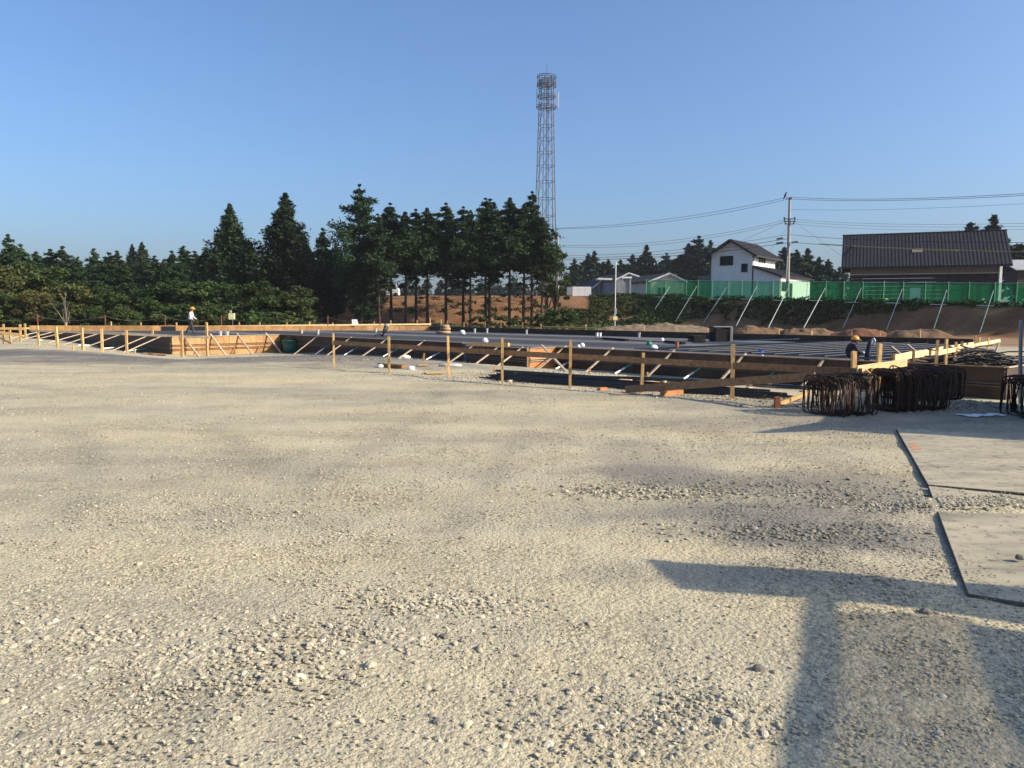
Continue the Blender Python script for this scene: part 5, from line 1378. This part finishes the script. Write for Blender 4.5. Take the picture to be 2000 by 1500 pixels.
wire('second wire just under the topmost one left of the pole', [(1085, 447), (1310, 432), (1538, 389)], 112, 98)
wire('third wire left of the pole from the upper cross arm', [(1085, 479), (1310, 470), (1531, 430)], 112, 98, .017)
wire('fourth wire left of the pole from the lower cross arm', [(1085, 482), (1310, 475), (1531, 434)], 112, 98, .017)
wire('fifth wire left of the pole, thin, at the upper splice case', [(1085, 500), (1310, 489), (1540, 458)], 112, 98, .02)
wire('sixth wire left of the pole, black, at the splice cases', [(1085, 504), (1310, 495), (1540, 466)], 112, 98, .028)
wire('lowest black wire left of the pole', [(1085, 507.5), (1310, 500), (1540, 474)], 112, 98, .032)
wire('topmost wire running right from the pole top', [(1543, 385), (1770, 388), (2080, 373)], 98, 62)
wire('second wire right of the pole top just below the topmost', [(1543, 388.5), (1770, 391), (2080, 377)], 98, 62)
wire('thin single wire right of the pole below the top pair', [(1543, 409), (1770, 408), (2080, 393)], 98, 62, .012)
wire('upper thin wire right of the pole from the cross arm', [(1549, 428), (1770, 438), (2080, 434)], 98, 62, .013)
wire('middle thin wire right of the pole from the cross arm', [(1549, 432), (1770, 443), (2080, 440)], 98, 62, .013)
wire('lower thin wire right of the pole from the cross arm', [(1549, 437), (1770, 449), (2080, 446)], 98, 62, .011)
wire('black wire right of the pole passing above the dark roof eave', [(1543, 458), (1740, 470), (2080, 474)], 98, 62, .022)
wire('thick pale cable right of the pole crossing the dark roof', [(1543, 473), (1740, 484), (2080, 494)], 98, 62, .03, YGUARD)
wire('yellow guard tube on the cable crossing the dark roof', [(1600, 476.5), (1740, 484.2), (1870, 489.2)], 91, 71, .055, YGUARD, 'cable_guard')
wire('stay wire sloping down right from the cross arm to the dark roof', [(1549, 431), (1655, 508)], 98, 86, .012)
wire('service wire sloping down left from the pole to the white house', [(1535, 432), (1490, 452), (1448, 471)], 98, 101.5, .014)
wire('service wire sloping down left to the wing roof of the white house', [(1538, 440), (1522, 467), (1503, 488)], 98, 103, .012)
# bird
q = Q(1534, 383, 97.8)
t = thing('bird', 'black bird perched on the top wire left of the pole', 'bird', q)
MB().tube([q + Vector((-.26, 0, -.45)), q + Vector((-.12, 0, -.12)), q + Vector((-.04, 0, .08)), q + Vector((.04, 0, .26)), q + Vector((.07, 0, .38))], [.02, .085, .13, .10, .05], 8).build('body', BIRDM, t, True)
MB().lathe(q + Vector((.09, 0, .33)), [(.02, 0), (.085, .05), (.085, .13), (.02, .18)], 8).build('head', BIRDM, t, True)
MB().tube([q + Vector((.15, 0, .42)), q + Vector((.28, 0, .41))], [.035, .005], 6).build('beak', BIRDM, t)

# ------------------------------------------------------------------ trees
def cards(rng, c, size, up_bias=0.3, asp=1.9):
    n = len(c)
    d = rng.normal(0, 1, (n, 3)); d[:, 2] *= .6; d /= np.linalg.norm(d, axis=1)[:, None] + 1e-9
    e = rng.normal(0, 1, (n, 3)); e[:, 2] *= .5
    e -= d * (e * d).sum(1)[:, None]; e /= np.linalg.norm(e, axis=1)[:, None] + 1e-9
    s = size if np.ndim(size) else np.full(n, size)
    s = s * rng.uniform(.7, 1.3, n)
    a = d * (s * asp / 2)[:, None]; b = e * (s / 2)[:, None]
    k = rng.uniform(-.2, .3, n)[:, None]
    V = np.stack([c - a, c + b + a * k, c + a, c - b + a * k], 1).reshape(-1, 3)
    return V, np.arange(4 * n).reshape(n, 4)
def conifer(name, seed, H, Rm, start, nb, cpb, cs, leaf, droop=.12, power=.85, tip=1.0, irr=.25, layers=None, low=0, splits=None):
    rng = np.random.default_rng(seed)
    pts = []; sz = []
    bt = []
    for i in range(nb):
        f = (i + rng.random()) / nb
        tt = start + (1 - start) * (f ** .8)
        if layers: tt = (round(tt * layers) + rng.normal(0, .33)) / layers
        tt = min(max(tt, start), .995); bt.append(tt)
    lobes = rng.uniform(0, 6.28, 5)
    for i, tt in enumerate(bt):
        u = (tt - start) / (1 - start)
        prof = min(1, (1 - u) * power) ** .92 * min(1, .45 + u * 4.0)
        az = i * 2.39996 + rng.normal(0, .4)
        lob = 1 + irr * math.sin(3 * az + lobes[0] + 9 * tt) * .6 + irr * rng.normal(0, .5)
        L = Rm * prof * max(.35, lob) + .05
        z0 = tt * H; n = max(4, int(cpb * (.35 + L / Rm)))
        s = rng.uniform(.12, 1.0, n) ** .75
        z = z0 + s * L * .25 - droop * L * s * s * 1.6 + rng.normal(0, .07 * L + .03, n)
        sp = .10 * L * (1.2 - .4 * s) + .035
        x = np.cos(az) * s * L + rng.normal(0, 1, n) * sp; y = np.sin(az) * s * L + rng.normal(0, 1, n) * sp
        pts.append(np.stack([x, y, z], -1)); sz.append(np.full(n, cs * rng.uniform(.8, 1.2) * (.5 + .5 * min(1, L / (.6 * Rm)))))
    for k in range(low):                      # sparse dead or leafy low branches
        az = rng.uniform(0, 6.28); z0 = H * rng.uniform(.12, start); L = Rm * rng.uniform(.3, .8); n = int(cpb * .5)
        s = rng.uniform(.3, 1, n); pts.append(np.stack([np.cos(az) * s * L + rng.normal(0, .12, n), np.sin(az) * s * L + rng.normal(0, .12, n), z0 - .15 * L * s + rng.normal(0, .1, n)], -1)); sz.append(np.full(n, cs * .85))
    c = np.concatenate(pts); s_ = np.concatenate(sz)
    V, Fq = cards(rng, c, s_, asp=2.7)
    crown = npmesh(name + '_crown', V, Fq, leaf)
    tr = MB(); r0 = .013 * H
    segs = [Vector((rng.normal(0, .02) * H * .12, rng.normal(0, .02) * H * .12, H * k / 5)) for k in range(6)]; segs[0].x = segs[0].y = 0
    segs[0].z = -.6
    tr.tube(segs, [r0, r0 * .8, r0 * .62, r0 * .45, r0 * .25, .015], 7)
    for i, tt in enumerate(bt):
        if i % 4 == 0:
            az = i * 2.39996; L = Rm * min(1, (1 - (tt - start) / (1 - start)) * power) * .6
            tr.tube([Vector((0, 0, tt * H)), Vector((math.cos(az) * L, math.sin(az) * L, tt * H + .1 * L))], [.035, .012], 4)
    for k in range(low * 2 + 3):
        az = rng.uniform(0, 6.28); z0 = H * rng.uniform(.15, max(.2, start)); L = Rm * rng.uniform(.3, .7)
        tr.tube([Vector((0, 0, z0)), Vector((math.cos(az) * L, math.sin(az) * L, z0 - .1 * L))], [.03, .008], 4)
    me = bpy.data.meshes.new(name + '_trunk'); me.from_pydata([tuple(v) for v in tr.v], [], tr.f); me.materials.append(BARK); me.polygons.foreach_set('use_smooth', [True] * len(me.polygons))
    return (crown, me, H)
def broad(name, seed, H, Rm, nblob, cpb, cs, leaf, flat=.75, bottom=.15):
    rng = np.random.default_rng(seed); pts = []; br = []
    for i in range(nblob):
        az = rng.uniform(0, 6.28); u = rng.uniform(0, 1) ** .6
        zc = H * rng.uniform(bottom + .12, .92); rr = Rm * u * math.sqrt(max(.08, 1 - ((zc / H - .45) / .6) ** 2))
        c = np.array([math.cos(az) * rr, math.sin(az) * rr, zc]); b = Rm * rng.uniform(.13, .30)
        q = rng.normal(0, 1, (cpb, 3)); q /= np.linalg.norm(q, axis=1)[:, None]; q *= rng.uniform(.5, 1.05, cpb)[:, None] ** .6
        pts.append(c + q * b * np.array([1.15, 1.15, flat])); br.append(c)
    c = np.concatenate(pts); V, Fq = cards(rng, c, cs, asp=1.6)
    crown = npmesh(name + '_crown', V, Fq, leaf)
    tr = MB(); r0 = .02 * H
    tr.tube([Vector((0, 0, -.5)), Vector((.05, .02, H * .25)), Vector((.0, .0, H * .5))], [r0, r0 * .8, r0 * .5], 7)
    for i, b in enumerate(br):
        if i % 2 == 0: tr.tube([Vector((0, 0, H * .2 + .02 * i)), Vector(b) * .55 + Vector((0, 0, H * .12)), Vector(b)], [r0 * .45, r0 * .25, .012], 5)
    me = bpy.data.meshes.new(name + '_trunk'); me.from_pydata([tuple(v) for v in tr.v], [], tr.f); me.materials.append(BARK); me.polygons.foreach_set('use_smooth', [True] * len(me.polygons))
    return (crown, me, H)
def plant(name, var, px, ytop, d, label, group=None, wid=1.0, cat='tree', leaf=None, base_z=None):
    crown, trunk, H = var
    q = Q(px, ytop, d); zb = gz(q.x, q.y) if base_z is None else base_z
    h = q.z - zb; s = h / H
    t = thing(name, label, cat, (q.x, q.y, zb), group); t.rotation_euler.z = random.uniform(0, 6.28); t.scale = (s * wid, s * wid, s)
    for n_, me in (('crown', crown), ('trunk', trunk)):
        o = bpy.data.objects.new(n_, me); COL.objects.link(o); o.parent = t; WORLD[o.name] = WORLD[t.name]
    return t
DENSE = [conifer('dense_cedar', 1, 14, 2.5, .05, 280, 105, .15, LEAF_CEDAR, -.08, 1.75, irr=.25), conifer('dense_cedar_b', 2, 14, 2.8, .05, 280, 105, .16, LEAF_CEDAR, -.06, 1.6, irr=.42)]
LOOSE = conifer('loose_cedar', 3, 15, 2.3, .16, 140, 105, .145, LEAF_CEDAR, -.04, 2.0, irr=.75, layers=19, low=8)
ROW = [conifer('row_cedar', s, 13, 1.75, st, 135, 100, .125, LEAF_CEDAR, .18, 1.55, irr=.8, layers=19, low=lo) for s, st, lo in ((11, .40, 6), (12, .47, 7), (13, .36, 8), (14, .44, 5))]
FOREST = [conifer('forest_conifer', s, 9, 1.9, .08, 115, 80, .145, LEAF_FOREST, .12, 1.35, irr=.4, layers=17) for s in (21, 22, 23)]
FAR = [conifer('far_conifer', s, 13, 2.0, .14, 90, 36, .38, LEAF_FAR, .0, 2.0, irr=.6, layers=15, low=3) for s in (31, 32, 33)]
BROAD = [broad('broadleaf', s, 6, 2.7, 46, 100, .20, LEAF_BROAD, .6) for s in (41, 42, 43)]
BRONZE = [broad('bronze_broadleaf', 45, 6, 2.8, 36, 120, .2, LEAF_BRONZE)]
SHRUB = [broad('shrub', s, 2, 1.5, 16, 130, .13, LEAF_WEED, .8, .0) for s in (51, 52)]
rr = random.Random(5)
# singled-out cedars
plant('cedar_tree', DENSE[0], 448, 398, 86, 'dense conical cedar, left one of the two tall dark cones', wid=1.0)
plant('cedar_tree', DENSE[1], 557, 377, 86, 'widest and tallest dense dark cedar, right one of the two cones', wid=1.08)
plant('cedar_tree', FOREST[0], 486, 470, 90, 'small cedar tucked behind the right side of the left dark cone', wid=1.1)
plant('cedar_tree', FOREST[1], 630, 446, 90, 'feathery cedar between the widest cone and the tallest loose cedar', wid=1.0)
plant('cedar_tree', DENSE[0], 655, 480, 92, 'dark cedar filling the gap left of the tallest loose cedar', wid=1.2)
plant('cedar_tree', DENSE[1], 600, 478, 93, 'dark cedar behind the feathery one', wid=1.2)
plant('cedar_tree', LOOSE, 702, 360, 84, 'tallest loose cedar with gaps of sky in its top', wid=1.0)
plant('cedar_tree', DENSE[0], 712, 470, 85, 'low bushy cedar at the foot of the tallest loose cedar', wid=1.1)
plant('cedar_tree', ROW[2], 738, 418, 82, 'brownish cedar right beside the tallest loose cedar', wid=1.1)
rowd = [(762, 397, 88, 0), (791, 414, 86, 1), (812, 409, 87, 0), (834, 407, 86, 3), (871, 397, 86, 0), (905, 404, 88, 2), (919, 411, 84, 1), (949, 387, 85, 2), (957, 389, 88, 0), (996, 387, 85, 3), (1024, 400, 84, 1), (1040, 374, 85, 2), (1060, 425, 83, 1)]
rl = ['first slender cedar of the row, beside the white van', 'second slender cedar of the row, low and thin', 'third slender cedar of the row', 'fourth slender cedar of the row with a clear sky gap on its right', 'tall pointed cedar standing between two sky gaps in the row', 'dark bushy cedar left of the double topped pair', 'low cedar in front of the bushy one with leafy lower trunk', 'left cedar of the double topped pair in the row', 'right cedar of the double topped pair in the row', 'cedar between the double topped pair and the tower', 'cedar just left of the tower foot, shorter than its neighbour', 'tallest cedar of the row, in front of the tower', 'outermost cedar at the right end of the row']
for (px, yt, d, v), lab in zip(rowd, rl): plant('cedar_tree', ROW[v], px, yt, d, lab, 'row of slender cedars', wid=rr.uniform(.95, 1.2))
plant('broadleaf_tree', broad('thin_birch', 61, 8, 1.3, 22, 50, .22, LEAF_BROAD), 1086, 470, 84, 'thin leafy tree with see-through crown right of the cedar row', wid=1.0)
plant('broadleaf_tree', broad('thin_birch_b', 62, 7, 1.1, 16, 36, .2, LEAF_BROAD), 1070, 500, 86, 'sparse leafy sapling below the tower at the row end', wid=1.0)
# left forest conifers
def fl(px): return 'dark conifer of the left forest, ' + ('at the left edge of the view' if px < 90 else 'left of the twin pointed conifers' if px < 235 else 'beside the twin pointed conifers' if px < 305 else 'between the twin points and left dark cone' if px < 430 else 'in the gap behind the two dark cones')
tops = [(-30, 470), (15, 458), (40, 478), (70, 492), (98, 487), (122, 482), (152, 502), (183, 486), (213, 494), (228, 490), (302, 500), (335, 491), (358, 481), (380, 491), (402, 484), (418, 488), (240, 510), (320, 508), (140, 512), (60, 508), (280, 505), (515, 500), (395, 510), (200, 512)]
for i, (px, yt) in enumerate(tops): plant('conifer_tree', FOREST[i % 3], px, yt, rr.uniform(84, 96) if px > 60 else rr.uniform(74, 80), fl(px), 'packed conifers of the left forest', wid=rr.uniform(1.15, 1.6))
plant('conifer_tree', DENSE[0], 258, 477, 125, 'left one of twin sharp pointed conifers above the forest', 'twin pointed conifers', wid=.8)
plant('conifer_tree', DENSE[0], 277, 473, 125, 'right one of twin sharp pointed conifers above the forest', 'twin pointed conifers', wid=.95)
for i in range(26):
    px = -60 + i * 26 + rr.uniform(-8, 8)
    plant('conifer_tree', FOREST[i % 3], px, rr.uniform(512, 535), rr.uniform(100, 112), fl(px), 'packed conifers of the left forest', wid=rr.uniform(1.5, 2.0))
# broadleaf belt in front
bl = [(-15, 505, 66, 'b'), (30, 498, 70, 0), (75, 512, 72, 1), (70, 560, 64, 'b'), (125, 545, 67, 'b'), (160, 540, 70, 0), (20, 560, 64, 1), (205, 566, 67, 2), (185, 590, 64, 0), (250, 572, 68, 1), (290, 580, 66, 2), (335, 550, 69, 0), (378, 552, 70, 1), (418, 549, 70, 2), (350, 585, 65, 2), (462, 556, 70, 0), (500, 553, 68, 1), (530, 572, 67, 2), (442, 585, 66, 1), (575, 565, 69, 0), (585, 585, 67, 1), (120, 595, 64, 1), (240, 600, 64, 0), (400, 598, 64, 0)]
for i, (px, yt, d, v) in enumerate(bl):
    yt += rr.uniform(-12, 12)
    if v == 'b': plant('broadleaf_tree', BRONZE[0], px, yt, d, 'bronze tinged broadleaf tree at the left edge of the trees', 'bronze broadleaf trees', wid=rr.uniform(.9, 1.15))
    else: plant('broadleaf_tree', BROAD[v], px, yt, d, 'green broadleaf tree of the front belt, ' + ('left of the pale bare sapling' if px < 110 else 'between the bare sapling and the walking worker' if px < 330 else 'behind the walking worker' if px < 410 else 'behind the cream box on the short pole' if px < 490 else 'at its right end beside the dark cedars'), 'broadleaf belt before the left forest', wid=rr.uniform(.9, 1.25))
for i in range(20):
    px = -20 + i * 33 + rr.uniform(-10, 10)
    plant('shrub', SHRUB[i % 2], px, rr.uniform(606, 620), rr.uniform(63.5, 66), 'low green shrub at the foot of the trees, ' + ('left of the walking worker' if px < 350 else 'right of the walking worker'), 'shrubs at the foot of the trees', wid=rr.uniform(1.0, 1.6), cat='shrub')
# undergrowth under the row and on the bank foot
for i, (px, yt, d) in enumerate(((968, 612, 80), (1015, 616, 79), (1050, 618, 78), (1075, 610, 78), (935, 618, 80), (1095, 604, 76))):
    plant('shrub', SHRUB[i % 2], px, yt, d, 'brush at the foot of the cedar row', 'brush below the cedar row', wid=1.2, cat='shrub')
# pale dead tree at left
q = Q(130, 640, 62.5); z = gz(q.x, q.y); rngd = random.Random(3)
t = thing('bare_tree', 'pale bare branched sapling before the bronze trees', 'tree', (q.x, q.y, z)); m = MB()
for k in range(7):
    a = Vector((q.x, q.y, z + .2 * k)); b = a + Vector((rngd.gauss(0, .5), 0, rngd.uniform(.7, 1.4))); c = b + Vector((rngd.gauss(0, .5), 0, rngd.uniform(.6, 1.2))); m.tube([a, b, c], [.035, .022, .008], 5)
m.build('branches', PALEB, t); MB().tube([(q.x, q.y, z - .1), (q.x + .05, q.y, z + 1.6), (q.x - .1, q.y, z + 3.0)], [.05, .035, .012], 6).build('trunk', PALEB, t)
# far trees behind the buildings
ft = [(1122, 506, 190), (1138, 520, 200), (1149, 496, 195), (1161, 491, 195), (1178, 512, 200), (1188, 507, 195), (1212, 508, 205), (1236, 498, 200), (1248, 505, 205), (1263, 479, 190), (1282, 515, 200), (1302, 495, 195), (1322, 512, 200), (1345, 477, 185), (1365, 462, 185), (1388, 470, 190), (1532, 484, 175), (1556, 489, 165), (1578, 486, 165), (1600, 503, 165), (1618, 507, 165), (1640, 522, 165), (1896, 436, 140), (1920, 449, 140), (1942, 421, 138), (1995, 478, 130), (2030, 470, 130), (1870, 455, 150), (1205, 518, 190), (1225, 516, 190)]
for i, (px, yt, d) in enumerate(ft):
    dflt = 'distant cedar in the line above the hut and white hoarding' if px < 1215 else 'distant cedar behind the beige shed, left of the white house' if px < 1450 else 'distant cedar between the utility pole and the dark house' if px < 1700 else 'distant conifer behind the dark house at the right'
    lab = {1365: 'tallest far cedar just left of the white house roof', 1942: 'taller one of two far conifers above the dark roof', 1896: 'lower one of two far conifers above the dark roof', 1263: 'tall far cedar above the beige shed'}.get(px, dflt)
    plant('conifer_tree', FAR[i % 3], px, yt, d, lab, 'distant cedars beyond the houses', wid=rr.uniform(1.0, 1.45), base_z=3.0)
# far-off wood on the horizon
def far_wood():
    rng = np.random.default_rng(8); C = []; 
    for i in range(150):
        px = rng.uniform(560, 1680); d = rng.uniform(240, 330); h = rng.uniform(6, 11) if px < 1100 else rng.uniform(9, 15)
        q = Q(px, 580, d); n = 130
        u = rng.random(n); r = (1 - u) ** .6 * h * .24 + .3
        a = rng.uniform(0, 6.28, n)
        C.append(np.stack([q.x + np.cos(a) * r, q.y + np.sin(a) * r, 3.4 + u * h], -1))
    c = np.concatenate(C); V, Fq = cards(rng, c, 1.3, asp=1.4)
    tag(link('distant_wood', npmesh('distant_wood', V, Fq, LEAF_FAR), (0, 0, 0)), kind='stuff')
far_wood()
# weeds covering the upper bank
def weeds():
    rng = np.random.default_rng(9); n = 190000
    x = rng.uniform(2, 44, n); y = rng.uniform(48, 100, n)
    nb, zt = bank_nd(x, y)
    px = 1000 + F * x / y
    cov = .55 * vnoise(x, y, .28, 31) + .45 * vnoise(x, y, .9, 32)
    low = np.interp(px, [1060, 1120, 1200, 1280, 1400, 1500, 1600, 1700, 1800, 1850, 1950, 2000], [-9.5, -9.5, -9.5, -8.5, -5.0, -7.0, -6.0, -4.5, -3.0, -1.6, -1.0, -.8])
    low = low * (4.0 + 5.5 * smooth(24, 12, x)) / 9.5
    keep = (nb < .4) & (nb > low + 1.6 * (cov - .6)) & (cov > .29) & (px > 1075 + 60 * (1 - (nb + 9.5) / 9.5) * 0 + np.where(nb > -4.5, 75, 0))
    x, y = x[keep], y[keep]
    z = hgt(x, y) + rng.random(len(x)) ** 1.5 * (.10 + .48 * vnoise(x, y, .7, 33))
    V, Fq = cards(rng, np.stack([x, y, z], -1), .17, asp=1.7)
    tag(link('bank_weeds', npmesh('bank_weeds', V, Fq, LEAF_WEED), (0, 0, 0)), kind='stuff')
    n = 16000; x = rng.uniform(-50, 12, n); y = rng.uniform(60, 90, n); px = 1000 + F * x / y
    nb, zt = bank_nd(x, y)
    keep = (nb < -6) & (vnoise(x, y, .4, 35) > np.where(px > 640, .62, .25)) & (y > 62)
    x, y = x[keep], y[keep]; z = hgt(x, y) + rng.random(len(x)) ** 1.5 * .5
    V, Fq = cards(rng, np.stack([x, y, z], -1), .2, asp=2.2)
    tag(link('undergrowth', npmesh('undergrowth', V, Fq, LEAF_WEED), (0, 0, 0)), kind='stuff')
weeds()

# ------------------------------------------------------------------ unseen casters added right of the view, shaped to throw the long shadows
def onshadow(px, py, h, z=0.0):              # the point at height h whose shadow falls where pixel (px, py) meets the ground
    g = P(px, py, z); k = (h - z) / math.tan(SUN_EL); return Vector((g.x + SUN_H.x * k, g.y + SUN_H.y * k, h))
def shadow_canopy():  # added unseen roof, outline traced back from the wanted foreground shadow
    h = 2.35
    f0, f1, f2, f3 = onshadow(1283, 1095, h), onshadow(2050, 1160, h), onshadow(2050, 1243, h), onshadow(1350, 1152, h)
    e0, e1 = onshadow(1588, 1187, h), onshadow(1565, 1560, h)
    ev = (e1 - e0).normalized(); bs = SUN_H * (-.06 / math.tan(SUN_EL)) - Vector((0, 0, .06)); fv = (f1 - f0).normalized()
    t = thing('shadow_canopy', 'added roof shape out of view that casts the long near shadow', 'shadow_canopy', Vector((f1.x + 1, f1.y - 1, 0)))
    far = f1 + fv * 2.2; far2 = f2 + fv * 2.2
    MB().slab3([f0, far, far2, f3], (0, 0, .05)).build('shadow_strip', GREYW, t)
    wv = fv * .09
    MB().slab3([e0 - ev * .12 + bs, e0 - ev * .12 + wv + bs, e1 + ev * 1.5 + wv + bs, e1 + ev * 1.5 + bs], (0, 0, .05)).build('shadow_beam', GREYW, t)
    wd = (onshadow(1965, 1400, h) - onshadow(1578, 1400, h)).dot(fv)
    npan = 3
    for k in range(npan):
        u0, u1 = .10 + (wd - .10) * k / npan + .006, .10 + (wd - .10) * (k + 1) / npan - .006
        MB().slab3([e0 + fv * u0 + ev * (.07 - .03 * k), e0 + fv * u1 + ev * (.07 - .03 * k), e1 + fv * u1 + ev * 1.5, e1 + fv * u0 + ev * 1.5], (0, 0, .012)).build('shade_panel', TINT, t)
    MB().slab3([e0 + fv * wd + ev * .08, e0 + fv * (wd + 2.6) + ev * .08, e1 + fv * (wd + 2.6) + ev * 1.5, e1 + fv * wd + ev * 1.5], (0, 0, .05)).build('shadow_roof', GREYW, t)  # opaque piece added to deepen the shade in the near right corner
    for q in (far.lerp(far2, .5), far.lerp(far2, .5) + ev * 4.0):
        MB().beam((q.x, q.y, 0), (q.x, q.y, h), .1, .1, up=(0, 1, 0)).build('post', GALV, t)
    MB().beam(far2 + Vector((0, 0, -.05)), far2 + ev * 4 + Vector((0, 0, -.05)), .12, .12).build('rear_beam', GREYW, t)
shadow_canopy()
def shadow_cabin():  # added unseen block, roof outline traced back from the far shadow
    h = 2.3
    a, b = onshadow(1600, 832, h), onshadow(1622, 806, h)
    dv = (b - a); dv.z = 0; dv.normalize(); w = Vector((dv.y, -dv.x, 0)) * 2.3
    if w.x < 0: w = -w
    a.z = b.z = 0; b = a + dv * 7
    t = thing('shadow_block', 'added grey block out of view that casts the far shadow', 'shadow_cabin', (a + b) / 2 + w * .5)
    MB().prism([a.xy, b.xy, (b + w).xy, (a + w).xy], 0, h - .12).build('body', GREYW, t)
    o = onshadow(1468, 845, h); o.z = 0
    MB().prism([o.xy, (a + dv * .5 - w * .02).xy, (b + dv * .2).xy, (b + w + dv * .2).xy, (a + w - dv * .4).xy, (a - dv * .35).xy], h - .12, h).build('roof', GALV, t)
    s = -w.normalized() * .02
    MB().slab3([a + dv * 1 + s + Vector((0, 0, .9)), a + dv * 2.2 + s + Vector((0, 0, .9)), a + dv * 2.2 + s + Vector((0, 0, 1.8)), a + dv * 1 + s + Vector((0, 0, 1.8))], s).build('window', GLASS, t)
shadow_cabin()

# ------------------------------------------------------------------ thin summer haze
hm = bpy.data.materials.new('haze'); hm.use_nodes = True
for n_ in list(hm.node_tree.nodes):
    if n_.type == 'BSDF_PRINCIPLED': hm.node_tree.nodes.remove(n_)
pv = hm.node_tree.nodes.new('ShaderNodeVolumePrincipled')
pv.inputs['Color'].default_value = (0.84, 0.89, 1.0, 1); pv.inputs['Density'].default_value = 0.00016
hm.node_tree.links.new(pv.outputs[0], hm.node_tree.nodes['Material Output'].inputs['Volume'])
hz = MB().prism([(-2600, -2600), (2600, -2600), (2600, 2600), (-2600, 2600)], -4.0, 60.0).build('haze', hm)
tag(hz, kind='stuff')
